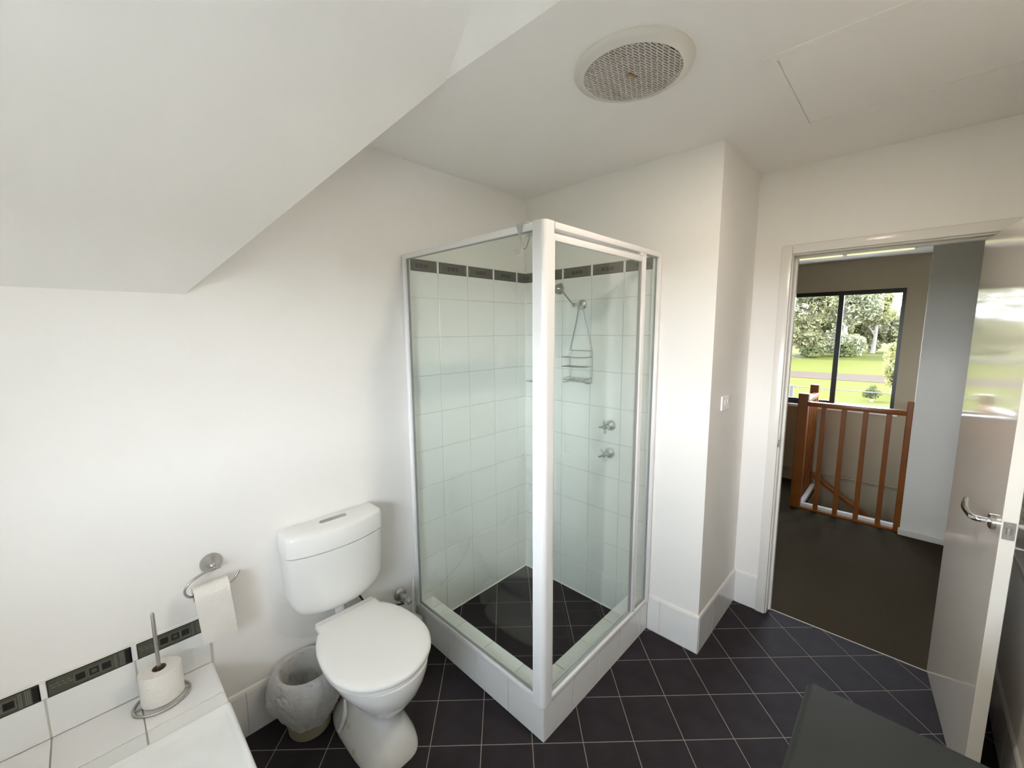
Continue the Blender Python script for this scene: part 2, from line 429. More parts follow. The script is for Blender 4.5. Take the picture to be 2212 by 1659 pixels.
# shower floor
shf = struct('floor_shower', M().box((0, -0.80, -0.0005), (0.80, 0, 0.0035)), GROUTF, 'charcoal tiled shower floor')
PS = 0.2065; US, VS_ = -0.198, 0.408
def clip_sq(poly, x0, x1, y0, y1):
    for k, (ax, lim, sg) in enumerate(((0, x0, 1), (0, x1, -1), (1, y0, 1), (1, y1, -1))):
        out = []
        for i in range(len(poly)):
            a, b = poly[i], poly[(i+1) % len(poly)]
            da, db = (a[ax]-lim)*sg, (b[ax]-lim)*sg
            if da >= 0: out.append(a)
            if (da >= 0) != (db >= 0):
                t = da/(da-db); out.append((a[0]+t*(b[0]-a[0]), a[1]+t*(b[1]-a[1])))
        poly = out
        if len(poly) < 3: return []
    return poly
for i in range(-5, 6):
    for j in range(-4, 6):
        g = 0.0017
        u0, u1 = US + i*PS + g, US + (i+1)*PS - g; v0, v1 = VS_ + j*PS + g, VS_ + (j+1)*PS - g
        poly = [uv(u0, v0), uv(u0, v1), uv(u1, v1), uv(u1, v0)][::-1]
        ar = sum(poly[k][0]*poly[(k+1) % 4][1] - poly[(k+1) % 4][0]*poly[k][1] for k in range(4))
        if ar < 0: poly = poly[::-1]
        poly = clip_sq(poly, 0.008, 0.795, -0.795, -0.008)
        if not poly: continue
        pp = [poly[0]]
        for p in poly[1:]:
            if (p[0]-pp[-1][0])**2 + (p[1]-pp[-1][1])**2 > 1e-6: pp.append(p)
        poly = pp
        ar = 0.5*abs(sum(poly[k][0]*poly[(k+1) % len(poly)][1] - poly[(k+1) % len(poly)][0]*poly[k][1] for k in range(len(poly))))
        if len(poly) < 3 or ar < 2e-4: continue
        cx_ = sum(p[0] for p in poly)/len(poly); cy_ = sum(p[1] for p in poly)/len(poly)
        me = slab_mesh([(p[0]-cx_, p[1]-cy_) for p in poly], 0.004, 0.001, SLATE)
        o = bpy.data.objects.new('floor_tile', me); COL.objects.link(o); o.parent = shf; o.location = (cx_, cy_, 0.001)

# ---- white shower wall tiles + dark border
A0, B0 = 0.086, 0.105
ZB, ZT = 1.930, 1.986
FA = axes((0, 0, 0), (0, -1, 0), (0, 0, 1))      # wall A: u = -y, v = z ; normal -x*... fixed below
def frame_left(x=0.0): return axes((x, 0, 0), (0, 1, 0), (0, 0, 1))     # normal +x, u = y
def frame_back(y=0.0): return axes((0, y, 0), (1, 0, 0), (0, 0, 1))     # normal -y, u = x
def frame_right(x): return axes((x, 0, 0), (0, -1, 0), (0, 0, 1))       # normal -x, u = -y
obj('grout_bed', M().box((0, -HY, 0), (0.0062, 0, ZT+0.004)), GROUTW, wall_left)
obj('grout_bed', M().box((0.0062, -0.0062, 0), (HX, 0, ZT+0.004)), GROUTW, wall_back)
ya = [-0.0075, -A0] + [-A0-0.2*k for k in range(1, 5)]; ya[-1] = -0.889
xb = [0.0075, B0] + [B0+0.2*k for k in range(1, 5)]; xb[-1] = 0.897
zr = [0.0045 if k == 0 else 0.2*k for k in range(10)] + [ZB]
fl, fb = frame_left(), frame_back()
for a, b in zip(ya[1:], ya[:-1]):
    for z0, z1 in zip(zr[:-1], zr[1:]): tile_rect(wall_left, fl, a, b, z0, z1, g=0.0028, t=0.0075, name='wall_tile')
for a, b in zip(xb[:-1], xb[1:]):
    for z0, z1 in zip(zr[:-1], zr[1:]): tile_rect(wall_back, fb, a, b, z0, z1, g=0.0028, t=0.0075, name='wall_tile')
def border_tile(parent, mx, u0, u1, v0, v1, full, style, g=0.015):
    """dark listello: slab with an inlaid print; full = (start, end) of the uncut tile in u"""
    m = M(); t = 0.0075
    a, b = u0 + g/2, u1 - g/2
    m.box((a, v0, 0), (b, v1, t))
    h = v1 - v0
    def put(x0, x1, y0, y1, mi, k=1):
        x0, x1 = max(x0, a), min(x1, b)
        if x1 - x0 > 0.001: m.box((x0, y0, t - 0.001), (x1, y1, t + 0.0003*k), mi)
    e = 0.0022
    put(a, b, v0, v0+e, 1); put(a, b, v1-e, v1, 1); put(a, a+e, v0+e, v1-e, 1); put(b-e, b, v0+e, v1-e, 1)
    f0, f1 = full; L = f1 - f0
    if style == 'shower':
        for c in (0.37, 0.50, 0.63):
            put(f0+L*c-0.0095, f0+L*c+0.0095, v0+0.32*h, v0+0.66*h, 1)
        for c in (0.07, 0.10, 0.90, 0.93):
            put(f0+L*c-0.0012, f0+L*c+0.0012, v0+0.12*h, v1-0.12*h, 2)
        put(f0+L*0.2, f0+L*0.8, v0+0.16*h, v0+0.19*h, 2); put(f0+L*0.2, f0+L*0.8, v1-0.19*h, v1-0.16*h, 2)
    else:
        for q, c in enumerate((0.38, 0.53, 0.67)):
            put(f0+L*c-0.0105, f0+L*c+0.0105, v0+0.30*h, v0+0.68*h, 1)
            if q == 1: put(f0+L*c-0.0062, f0+L*c+0.0062, v0+0.38*h, v0+0.60*h, 0, 2)
            for w in (-0.0138, 0.0126): put(f0+L*c+w, f0+L*c+w+0.0012, v0+0.22*h, v0+0.76*h, 2)
            for w in (0.20, 0.755): put(f0+L*c-0.0138, f0+L*c+0.0138, v0+w*h, v0+w*h+0.0012, 2)
        for c in (0.765, 0.785, 0.83, 0.85, 0.87):
            put(f0+L*c-0.0012, f0+L*c+0.0012, v0+0.08*h, v1-0.08*h, 2)
        put(f0+L*0.89, f0+L*0.985, v0+0.07*h, v1-0.07*h, 1)
        for c in (0.08, 0.14, 0.20, 0.26):
            put(f0+L*c, f0+L*(c+0.04), v0+0.45*h, v0+0.50*h, 2); put(f0+L*(c-.02), f0+L*(c+0.02), v0+0.62*h, v0+0.66*h, 2)
    m.xf(mx)
    return obj('border_tile', m, [BORDER, BORDERD, BORDERL], parent)
for k, (a, b) in enumerate(zip(ya[1:], ya[:-1])):
    fu = (-A0, -A0+0.2) if k == 0 else ((-0.886, -0.686) if k == 4 else (a, b))
    border_tile(wall_left, fl, a, b + (0.006 if k == 0 else 0), ZB, ZT, fu, 'shower')
for k, (a, b) in enumerate(zip(xb[:-1], xb[1:])):
    fu = (B0-0.2, B0) if k == 0 else ((0.705, 0.905) if k == 4 else (a, b))
    border_tile(wall_back, fb, a - (0.006 if k == 0 else 0), b, ZB, ZT, fu, 'shower')

for a in ya[1:-1]: tile_rect(wall_left, fl, a-0.0072, a+0.0072, ZB, ZT, g=0.0006, t=0.0074, name='border_spacer')
for a in xb[1:-1]: tile_rect(wall_back, fb, a-0.0072, a+0.0072, ZB, ZT, g=0.0006, t=0.0074, name='border_spacer')
# white sealant where the shower walls meet the floor and each other
obj('sealant_bead', M().prism([(0.0070, 0.003), (0.0135, 0.003), (0.0070, 0.011)], 'y', -0.795, -0.007), GLOSSW, wall_left)
obj('sealant_bead', M().prism([(-0.0070, 0.003), (-0.0135, 0.003), (-0.0070, 0.011)], 'x', 0.008, 0.795), GLOSSW, wall_back)
obj('sealant_bead', M().prism([(0.0070, -0.0070), (0.0120, -0.0070), (0.0070, -0.0120)], 'z', 0.004, ZB), GLOSSW, wall_back)

# ---- tiled skirtings
def skirting(name, mx, cuts, h, label, t=0.008):
    n = (mx.to_3x3() @ Vector((0, 0, 1)))
    m = M().box((cuts[0], 0, 0), (cuts[-1], h, t-0.0018)).xf(mx)
    o = struct(name, m, GROUTW, label)
    for a, b in zip(cuts[:-1], cuts[1:]): tile_rect(o, mx, a, b, 0.001, h, g=0.0028, t=t, name='skirting_tile')
    cap = M().prism([(h, 0), (h, t), (h+0.008, t*0.75), (h+0.015, 0.0008), (h+0.015, 0)], 'x', cuts[0], cuts[-1]).xf(mx)
    obj('bevelled_cap', cap, GLOSSW, o)
    return o
skirting('baseboard_left', fl, [-1.785, -1.691, -1.491, -1.291, -1.091, -0.892], 0.192, 'white tiled skirting behind the toilet')
skirting('baseboard_back', fb, [0.899, 0.967, XR+0.006], 0.192, 'white tiled skirting beside the shower hob')
skirting('baseboard_return', frame_left(XR), [0.0, 0.199, 0.401, YD], 0.192, 'white tiled skirting under the light switch')
skirting('baseboard_doorway', frame_back(YD), [XR+0.008, 1.290], 0.192, 'short white tiled skirting beside the door frame')
skirting('baseboard_right', frame_right(XW), [-0.58, -0.40, -0.20, 0.0, 0.2, 0.4, 0.6, 0.8, 0.955], 0.192, 'white tiled skirting behind the open door')

# ---- door frame (trim) and door
fr = struct('trim_2', M().bbox((1.289, YD-0.016, 0), (1.337, YD, 2.055), 0.005, 2), GLOSSW, 'white door frame with architrave', 40)
obj('head_architrave', M().bbox((1.337, YD-0.016, 2.010), (2.084, YD, 2.055), 0.005, 2), GLOSSW, fr, 40)
obj('hinge_architrave', M().bbox((2.044, YD-0.016, 0), (2.084, YD, 2.010), 0.005, 2), GLOSSW, fr, 40)
obj('latch_jamb', M().box((1.322, YD, 0), (1.342, YD+0.1, 2.022)), GLOSSW, fr)
obj('hinge_jamb', M().box((2.040, YD, 0), (2.050, YD+0.1, 2.022)), GLOSSW, fr)
obj('head_jamb', M().box((1.342, YD, 2.004), (2.040, YD+0.1, 2.022)), GLOSSW, fr)
obj('latch_stop', M().bbox((1.342, YD+0.045, 0), (1.354, YD+0.075, 2.004), 0.002, 1), GLOSSW, fr)
obj('head_stop', M().bbox((1.354, YD+0.045, 1.992), (2.040, YD+0.075, 2.004), 0.002, 1), GLOSSW, fr)
obj('strike_plate', M().bbox((1.3405, YD+0.006, 0.975), (1.3435, YD+0.036, 1.045), 0.001, 1), STEEL, fr)
sl_ = M(); sl_.loft([[(1.3435, YD+0.006, 0.985), (1.3435, YD+0.006, 1.035)], [(1.341, YD-0.004, 0.987), (1.341, YD-0.004, 1.033)]][::1], False, False, closed=False)
obj('strike_lip', M().bbox((1.3365, YD-0.019, 0.990), (1.3405, YD+0.008, 1.030), 0.0015, 2), STEEL, fr, 40)

HNG = Vector((2.000, 0.628, 0)); LED = Vector((2.071, -0.040, 0))
dv = (LED - HNG); DW = dv.length; dv.normalize(); dn = Vector((dv.y, -dv.x, 0))   # dn points to -x side (visible face)
if dn.x > 0: dn = -dn
DM = Matrix((dv, -dn, Vector((0, 0, 1)))).transposed().to_4x4(); DM.translation = HNG   # u along leaf, v into thickness, w up
door = struct('door_1', M().bbox((0, 0, 0.012), (DW, 0.035, 1.990), 0.0015, 1).xf(DM), [DOORM], 'glossy white bathroom door standing open')
me = door.data; me.materials.append(DOOREDGE)
for p in me.polygons:
    if abs(p.normal.dot(dv)) > 0.9: p.material_index = 1
ru = DW - 0.066; rz = 0.994
obj('latch_plate', M().bbox((DW-0.0005, 0.004, rz-0.03), (DW+0.0014, 0.031, rz+0.028), 0.0006, 1).xf(DM), STEEL, door)
lt = obj('latch_bolt', M().prism([(0, 0.010), (0.009, 0.012), (0.009, 0.0165), (0, 0.025)], 'z', rz-0.011, rz+0.010).xf(DM @ Matrix.Translation((DW+0.001, 0, 0))), SATIN, door)
for dz in (-0.022, 0.021):
    obj('latch_screw', M().lathe([(0.0, 0.0012), (0.003, 0.001), (0.0032, 0)], (0, 0, 0), 'x', 10).xf(DM @ Matrix.Translation((DW+0.0012, 0.0175, rz+dz))), SATIN, door)
def lever(face, sgn):
    m = M().lathe([(0.0, 0.012), (0.023, 0.012), (0.025, 0.010), (0.025, 0)], (0, 0, 0), 'y', 28).xf(Matrix.Translation((ru, face, rz)) @ Matrix.Scale(sgn, 4, (0, 1, 0)))
    ro = obj('handle_rose', m.xf(DM), STEEL, door, 40)
    s = sgn
    path = smooth_path([(ru, face+s*0.006, rz), (ru, face+s*0.034, rz), (ru-0.010, face+s*0.048, rz), (ru-0.045, face+s*0.052, rz+0.001), (ru-0.085, face+s*0.053, rz+0.004), (ru-0.112, face+s*0.050, rz+0.014), (ru-0.128, face+s*0.044, rz+0.028)], 5)
    m = M().tube(path, 0.0092, 12, taper=[1.0]*(len(path)-14) + [1 - 0.045*max(0, k-6) for k in range(14)]); m.xf(DM)
    obj('lever_handle', m, CHROME, door, 50)
lever(0.0, -1); lever(0.035, 1)
for hz in (0.25, 1.0, 1.74):
    obj('hinge_knuckle', M().lathe([(0, 0), (0.006, 0), (0.006, 0.09), (0, 0.09)], (HNG.x+0.040, HNG.y-0.006, hz), 'z', 12), STEEL, door, 40)

# ---- bathroom window behind the camera
w2 = struct('window_2', ring_wall('y', YB-0.28, YB-0.23, (WX0, WZ0), (WX1, WZ1), (WX0+0.045, WZ0+0.045), (WX1-0.045, WZ1-0.045)), POWDER, 'bathroom dormer window with white frame')
WM = (WX0+WX1)/2
obj('mullion', M().box((WM-0.022, YB-0.28, WZ0+0.045), (WM+0.022, YB-0.23, WZ1-0.045)), POWDER, w2)
for a, b in ((WX0+0.045, WM-0.022), (WM+0.022, WX1-0.045)):
    obj('pane', M().box((a, YB-0.258, WZ0+0.045), (b, YB-0.253, WZ1-0.045)), WINGLASS, w2)
struct('trim_3', M().bbox((WX0-0.03, YB-0.23, WZ0-0.02), (WX1+0.03, YB+0.03, WZ0), 0.004, 2), GLOSSW, 'white window sill board')

# ---- hall
hf = M()
hf = M().prism([(-1.2, 0.643), (3.2, 0.643), (3.2, 2.468), (1.215, 2.468), (1.215, YF), (-1.2, YF)], 'z', -0.06, 0.0)
struct('floor_hall', hf, CARPET, 'dark brown carpet on the hall landing')
struct('floor_stairwell', M().box((1.2, 2.4, -2.8), (3.2, YF, -2.74)), CARPET, 'carpet at the foot of the stairwell')
struct('wall_hall_far', ring_wall('y', YF, YF+0.12, (-1.2, -2.8), (3.3, 2.6), (0.81, 0.835), (1.745, 1.988)), HALLP, 'hall wall with the large window')
struct('wall_hall_left', M().box((-1.3, 0.68, -2.8), (-1.2, YF+0.12, 2.6)), HALLP, 'hall end wall on the left')
struct('wall_hall_right', M().box((3.2, 0.68, -2.8), (3.3, YF+0.12, 2.6)), HALLP, 'hall end wall on the right')
struct('wall_partition', M().box((1.872, 2.356, -2.7), (3.2, 2.468, 2.28)), PAINT, 'pale partition wall beside the balustrade')
struct('baseboard_partition', M().bbox((1.862, 2.338, 0), (3.2, 2.356, 0.058), 0.006, 2), GLOSSW, 'white skirting board of the partition wall', 40)
struct('wall_stairwell_left', M().box((1.10, 2.36, -2.8), (1.20, YF, -0.06)), HALLP, 'stairwell wall below the landing')
struct('wall_stairwell_near', M().box((1.20, 2.40, -2.8), (3.2, 2.468, -0.06)), HALLP, 'stairwell wall under the balustrade')
struct('wall_hall_near', M().box((-1.2, 0.58, 0), (XR-0.1, 0.68, 2.6)), HALLP, 'hall side of the shower wall')
struct('wall_hall_near_right', M().box((2.3, 0.58, 0), (3.2, 0.68, 2.6)), HALLP, 'hall wall right of the doorway')
struct('ceiling_hall', M().box((-1.2, 0.68, 2.28), (3.2, YF, 2.34)), CEIL, 'hall ceiling')
bb = struct('baseboard_hall', M().bbox((-1.2, YF-0.014, 0), (1.20, YF, 0.118), 0.003, 1), HALLP, 'painted skirting of the far hall wall')
struct('trim_4', M().bbox((-1.2, YF-0.028, 0.118), (1.872, YF, 0.140), 0.006, 2), HALLP, 'narrow ledge along the far hall wall', 40)

w1 = struct('window_1', ring_wall('y', YF+0.012, YF+0.07, (0.81, 0.835), (1.745, 1.988), (0.845, 0.872), (1.718, 1.948)), BLACKAL, 'black framed sliding window over the landing')
obj('sash_stile', M().bbox((1.258, YF+0.016, 0.872), (1.301, YF+0.06, 1.948), 0.003, 1), BLACKAL, w1)
obj('sash_rail', M().box((0.845, YF+0.03, 0.872), (1.258, YF+0.055, 0.892)), BLACKAL, w1)
for a, b, y in ((0.845, 1.258, 0.040), (1.301, 1.718, 0.052)):
    obj('pane', M().box((a, YF+y, 0.872), (b, YF+y+0.005, 1.948)), WINGLASS, w1)
struct('trim_5', M().bbox((0.78, YF-0.035, 0.806), (1.775, YF+0.012, 0.835), 0.004, 2), GLOSSW, 'white window sill of the hall window', 40)
# ================================================================== THINGS: SHOWER
# hob
hob = thing('shower_hob', 'white tiled hob around the shower floor', 'hob', (HX, -HY, 0))
obj('core', M().prism([(0.0, -HY+0.006), (HX-0.006, -HY+0.006), (HX-0.006, -0.002), (HX-0.101, -0.002), (HX-0.101, -HY+0.101), (0.0, -HY+0.101)], 'z', 0.0, HH-0.006), GROUTW, hob)
fH = axes((0, -HY+0.006, 0), (1, 0, 0), (0, 0, 1))
xs = [0.009, 0.099, 0.299, 0.499, 0.699, HX]
for a, b in zip(xs[:-1], xs[1:]):
    tile_rect(hob, fH, a, b, 0.001, HH, t=0.006, name='hob_tile')
fV = axes((HX-0.006, 0, 0), (0, 1, 0), (0, 0, 1))
ys = [-HY+0.005, -0.690, -0.490, -0.290, -0.090, -0.009]
for a, b in zip(ys[:-1], ys[1:]):
    tile_rect(hob, fV, a, b, 0.001, HH, t=0.006, name='hob_tile')
fT = axes((0, 0, HH-0.006), (1, 0, 0), (0, 1, 0))
for a, b in zip(xs[:-1], xs[1:]): tile_rect(hob, fT, a, min(b, HX-0.006), -HY+0.006, -HY+0.106, t=0.006, name='hob_tile')
for a, b in zip(ys[:-1], ys[1:]): tile_rect(hob, fT, HX-0.106, HX-0.006, max(a, -HY+0.106), b, t=0.006, name='hob_tile')
fI = axes((HX-0.101, 0, 0), (0, -1, 0), (0, 0, 1)); fJ = axes((0, -HY+0.101, 0), (-1, 0, 0), (0, 0, 1))
for a, b in ((0.01, 0.29), (0.29, 0.49), (0.49, 0.79)): 
    tile_rect(hob, fI, a, b, 0.006, HH-0.007, t=0.005, name='hob_tile')
    tile_rect(hob, fJ, -b, -a, 0.006, HH-0.007, t=0.005, name='hob_tile')

# screen: fixed panel, corner post, pivot door, narrow fixed panel
ss = thing('shower_screen', 'white framed glass shower screen standing on the tiled hob', 'shower screen', (0.885, -0.880, HH))
ZS = 2.000
obj('wall_jamb', M().bbox((0.0078, -0.898, HH), (0.036, -0.868, ZS), 0.003, 2), POWDER, ss, 40)
obj('top_rail', M().bbox((0.036, -0.898, ZS-0.024), (0.848, -0.868, ZS), 0.003, 2), POWDER, ss, 40)
obj('sill_rail', M().bbox((0.036, -0.897, HH), (0.848, -0.869, HH+0.026), 0.003, 2), POWDER, ss, 40)
gl = obj('glass_pane', M().box((0.036, -0.886, HH+0.026), (0.848, -0.881, ZS-0.024)), GLASS, ss)
obj('glass_seal', ring_wall('y', -0.889, -0.878, (0.036, HH+0.026), (0.848, ZS-0.024), (0.040, HH+0.030), (0.844, ZS-0.027)), GREYP, ss)
# rounded corner post
po = []
for k in range(9):
    a = pi*1.5 + pi/2*k/8; po.append((0.882+0.020*cos(a), -0.880+0.020*sin(a)))
po += [(0.902, -0.848), (0.870, -0.848), (0.870, -0.868), (0.848, -0.868), (0.848, -0.900)]
obj('corner_post', M().prism(po, 'z', HH-0.006, ZS+0.003), POWDER, ss, 40)
obj('top_rail', M().bbox((0.872, -0.846, ZS-0.022), (0.904, -0.030, ZS+0.002), 0.003, 2), POWDER, ss, 40)
obj('sill_rail', M().bbox((0.868, -0.846, HH), (0.902, -0.030, HH+0.020), 0.003, 2), POWDER, ss, 40)
obj('sill_upstand', M().bbox((0.868, -0.846, HH+0.020), (0.876, -0.030, HH+0.030), 0.002, 1), POWDER, ss, 40)
obj('wall_jamb', M().bbox((0.870, -0.030, HH), (0.906, -0.0078, ZS+0.002), 0.003, 2), POWDER, ss, 40)
obj('fixed_stile', M().bbox((0.878, -0.172, HH+0.020), (0.900, -0.156, ZS-0.022), 0.002, 1), POWDER, ss, 40)
obj('glass_pane', M().box((0.886, -0.156, HH+0.022), (0.891, -0.030, ZS-0.022)), GLASS, ss)
obj('glass_seal', ring_wall('x', 0.884, 0.893, (-0.156, HH+0.020), (-0.030, ZS-0.022), (-0.153, HH+0.026), (-0.033, ZS-0.026)), GREYP, ss)
dr = obj('shower_door', M().bbox((0.882, -0.842, ZS-0.060), (0.898, -0.178, ZS-0.035), 0.003, 2), POWDER, ss, 40)
obj('door_glass', M().box((0.887, -0.840, HH+0.036), (0.892, -0.190, ZS-0.058)), GLASS, dr)
obj('door_stile', M().bbox((0.881, -0.192, HH+0.030), (0.902, -0.178, ZS-0.035), 0.002, 1), POWDER, dr, 40)
obj('door_seal', M().box((0.884, -0.202, HH+0.034), (0.895, -0.192, ZS-0.060)), GREYP, dr)
obj('hinge_stile', M().bbox((0.882, -0.846, HH+0.030), (0.898, -0.836, ZS-0.035), 0.002, 1), POWDER, dr, 40)
obj('bottom_seal', M().box((0.884, -0.836, HH+0.030), (0.895, -0.192, HH+0.038)), CLEARP, dr)
obj('pivot_block', M().bbox((0.880, -0.215, ZS-0.036), (0.902, -0.180, ZS-0.021), 0.002, 1), GLOSSW, dr)

# hook on the top rail
hk = thing('over_rail_hook', 'chrome hook clipped over the top rail beside the corner post', 'hook', (0.79, -0.885, ZS))
cl = M()
cl.loft([[(0.772, -0.9005, ZS+0.004), (0.808, -0.9005, ZS+0.004), (0.808, -0.9035, ZS+0.004), (0.772, -0.9035, ZS+0.004)],
         [(0.786, -0.9005, ZS-0.034), (0.797, -0.9005, ZS-0.034), (0.797, -0.9035, ZS-0.034), (0.786, -0.9035, ZS-0.034)]])
obj('front_clip', cl, CLEARP, hk)
obj('saddle', M().bbox((0.790, -0.9035, ZS+0.0005), (0.824, -0.862, ZS+0.006), 0.001, 1), CLEARP, hk)
obj('back_clip', M().bbox((0.794, -0.866, ZS-0.036), (0.818, -0.8625, ZS+0.002), 0.001, 1), CLEARP, hk)
hp = smooth_path([(0.789, -0.9025, ZS-0.030), (0.795, -0.9025, ZS-0.050), (0.801, -0.9025, ZS-0.072), (0.803, -0.9025, ZS-0.086), (0.796, -0.9025, ZS-0.099), (0.784, -0.9025, ZS-0.101), (0.772, -0.9025, ZS-0.093), (0.763, -0.9025, ZS-0.079)], 5)
obj('hook_wire', M().tube(hp, 0.0026, 8), CHROME, hk, 60)
obj('back_wire', M().tube([(0.806, -0.864, ZS-0.034), (0.800, -0.880, ZS-0.078), (0.802, -0.9025, ZS-0.086)], 0.0018, 8), CLEARP, hk, 60)

# shower rose on a swivelling arm
sh = thing('overhead_shower', 'chrome swivel shower head on a short arm above the wire caddy', 'shower head', (0.448, 0, 1.775))
obj('wall_flange', M().lathe([(0.0, 0.020), (0.014, 0.019), (0.024, 0.013), (0.029, 0.004), (0.030, 0)], (0.448, -0.0075, 1.775), 'y', 28, sgn=-1), CHROME, sh, 40)
obj('arm', M().tube([(0.449, -0.022, 1.775), (0.451, -0.075, 1.770), (0.452, -0.100, 1.768)], 0.008, 12), CHROME, sh, 40)
obj('elbow_joint', M().lathe([(0, -0.013), (0.010, -0.011), (0.0125, -0.004), (0.0125, 0.004), (0.010, 0.011), (0, 0.013)], (0.452, -0.102, 1.768), 'x', 18), CHROME, sh, 40)
hd = Vector((-0.006, -0.14, 0.102)); hdn = hd.normalized()
b0 = Vector((0.452, -0.102, 1.768)); b1 = b0 + hd*0.86
obj('upper_arm', M().tube([b0, b0 + hd*0.5, b1], 0.0058, 12), CHROME, sh, 40)
HMx = Matrix.Translation(b1) @ Vector((0.05, -0.55, -0.83)).to_track_quat('Z', 'Y').to_matrix().to_4x4()
hdp = obj('spray_head', M().lathe([(0, -0.024), (0.010, -0.022), (0.014, -0.012), (0.024, -0.004), (0.027, 0.006), (0.027, 0.024), (0.024, 0.028), (0, 0.028)], (0, 0, 0), 'z', 28).xf(HMx), STEEL, sh, 35)
obj('spray_face', M().lathe([(0.022, 0.0282), (0.021, 0.0305), (0, 0.0305)], (0, 0, 0), 'z', 24).xf(HMx), GREYP, hdp)

# wire caddy hung from the arm
cy = thing('shower_caddy', 'hanging wire shower caddy with two shelves and soap tray', 'shower caddy', (0.444, -0.012, 1.33))
W = STEEL; yc = -0.016
def wire(name, pts, r=0.0024, sm=0):
    return obj(name, M().tube(smooth_path(pts, sm) if sm else pts, r, 6), SATIN, cy, 60)
wire('hanger_wire', [(0.452, -0.034, 1.786), (0.436, -0.030, 1.768), (0.416, -0.022, 1.690), (0.369, yc, 1.513)])
wire('hanger_wire', [(0.444, -0.034, 1.786), (0.462, -0.030, 1.768), (0.476, -0.022, 1.690), (0.520, yc, 1.513)])
wire('hanger_loop', [(0.434, -0.032, 1.768), (0.438, -0.034, 1.784), (0.449, -0.034, 1.788), (0.460, -0.034, 1.784), (0.464, -0.032, 1.768)], sm=4)
wire('side_wire', [(0.369, yc, 1.513), (0.369, yc, 1.332)]); wire('side_wire', [(0.520, yc, 1.513), (0.520, yc, 1.332)])
wire('cross_wire', [(0.369, yc, 1.513), (0.520, yc, 1.513)])
for z in (1.478, 1.424):
    sfn = 'shelf_rail' if z > 1.45 else 'shelf_frame'
    wire(sfn, [(0.369, yc, z), (0.366, -0.086, z), (0.374, -0.104, z), (0.500, -0.104, z), (0.518, -0.090, z), (0.520, yc, z)])
for k in range(7):
    y = yc - 0.012 - k*0.0125
    wire('shelf_wire', [(0.368, y, 1.4235), (0.519, y, 1.4235)], 0.0014)
tr_ = wire('soap_tray', [(0.369, yc, 1.360), (0.366, -0.080, 1.352), (0.378, -0.096, 1.350), (0.500, -0.096, 1.350), (0.516, -0.080, 1.352), (0.520, yc, 1.360)])
for k in range(11):
    x = 0.380 + k*0.0125
    wire('tray_rib', [(x, yc, 1.358), (x, yc-0.025, 1.338), (x, yc-0.055, 1.336), (x, -0.096, 1.350)], 0.0014)
wire('tray_hook', [(0.369, yc, 1.332), (0.366, -0.06, 1.326), (0.372, -0.088, 1.336)], sm=3); wire('tray_hook', [(0.520, yc, 1.332), (0.500, -0.03, 1.326), (0.472, -0.035, 1.338)], sm=3)

# taps
def make_tap(z, lab, ang):
    t = thing('wall_tap', lab, 'tap', (0.645, 0, z), 'shower taps')
    obj('wall_flange', M().lathe([(0.012, 0.024), (0.022, 0.018), (0.028, 0.010), (0.031, 0.002), (0.031, 0)], (0.645, -0.0075, z), 'y', 26, sgn=-1), SATIN, t, 40)
    obj('spindle', M().lathe([(0.012, 0), (0.010, 0.030), (0.012, 0.034), (0.012, 0.052), (0.008, 0.058), (0, 0.059)], (0.645, -0.022, z), 'y', 20, sgn=-1), SATIN, t, 40)
    for k in range(4):
        a = ang + k*pi/2
        e = Vector((0.645 + 0.036*cos(a), -0.074, z + 0.036*sin(a))); s = Vector((0.645, -0.068, z))
        obj('handle_arm', M().tube([s, s.lerp(e, 0.5), s.lerp(e, 0.85), e], 0.0052, 8, taper=[0.9, 0.85, 0.95, 0.55]), SATIN, t, 60)
    return t
make_tap(1.102, 'upper cross-handle shower tap on the white tiles', 0.10)
make_tap(0.945, 'lower cross-handle shower tap on the white tiles', 0.45)

# soap holder mostly hidden behind the post
sp = thing('soap_holder', 'small chrome soap holder near the shower corner', 'soap holder', (0.10, 0, 1.305))
obj('dish', M().lathe([(0.0, 0.0), (0.036, 0.001), (0.046, 0.008), (0.047, 0.010), (0.045, 0.010), (0.034, 0.004), (0.0, 0.003)], (0.112, -0.056, 1.308), 'z', 28), CHROME, sp, 40)
obj('bracket', M().tube([(0.112, -0.0075, 1.306), (0.112, -0.012, 1.306), (0.112, -0.05, 1.307)], 0.005, 10), CHROME, sp, 40)

# ================================================================== THINGS: TOILET CORNER
TY = -1.325
tl = thing('toilet', 'white toilet with closed lid and dual flush cistern on the wall', 'toilet', (0.38, TY, 0))
def cis_ring(z, w, d0, d1, xb_=0.004, n=24):
    """plan section: flat back at xb_, front bowed from d0 at the sides to d1 in the middle, half width w"""
    pts = [(xb_, TY-w, z), (xb_, TY+w, z)]
    r = 0.016
    pr = []
    for k in range(n+1):
        t = 1 - 2*k/n
        x = d0 + (d1-d0)*(1-abs(t)**2.2); y = TY + w*t
        pr.append((x, y, z))
    # soften the two front corners
    pr[0] = (d0-r, TY+w, z); pr[-1] = (d0-r, TY-w, z)
    pr.insert(1, (d0-0.003, TY+w-0.004, z)); pr.insert(len(pr)-1, (d0-0.003, TY-w+0.004, z))
    return pts + pr
R_ = 0.095; zb_ = 0.440; rings = []
for a in [0.0, 0.12, 0.25, 0.4, 0.55, 0.7, 0.85, 1.0]:
    ang = a*pi/2; z = zb_ + R_*(1-cos(ang)); w = 0.196 - R_ + R_*sin(ang)
    rings.append(cis_ring(z, w, 0.085+0.017*sin(ang), 0.105+0.043*sin(ang)))
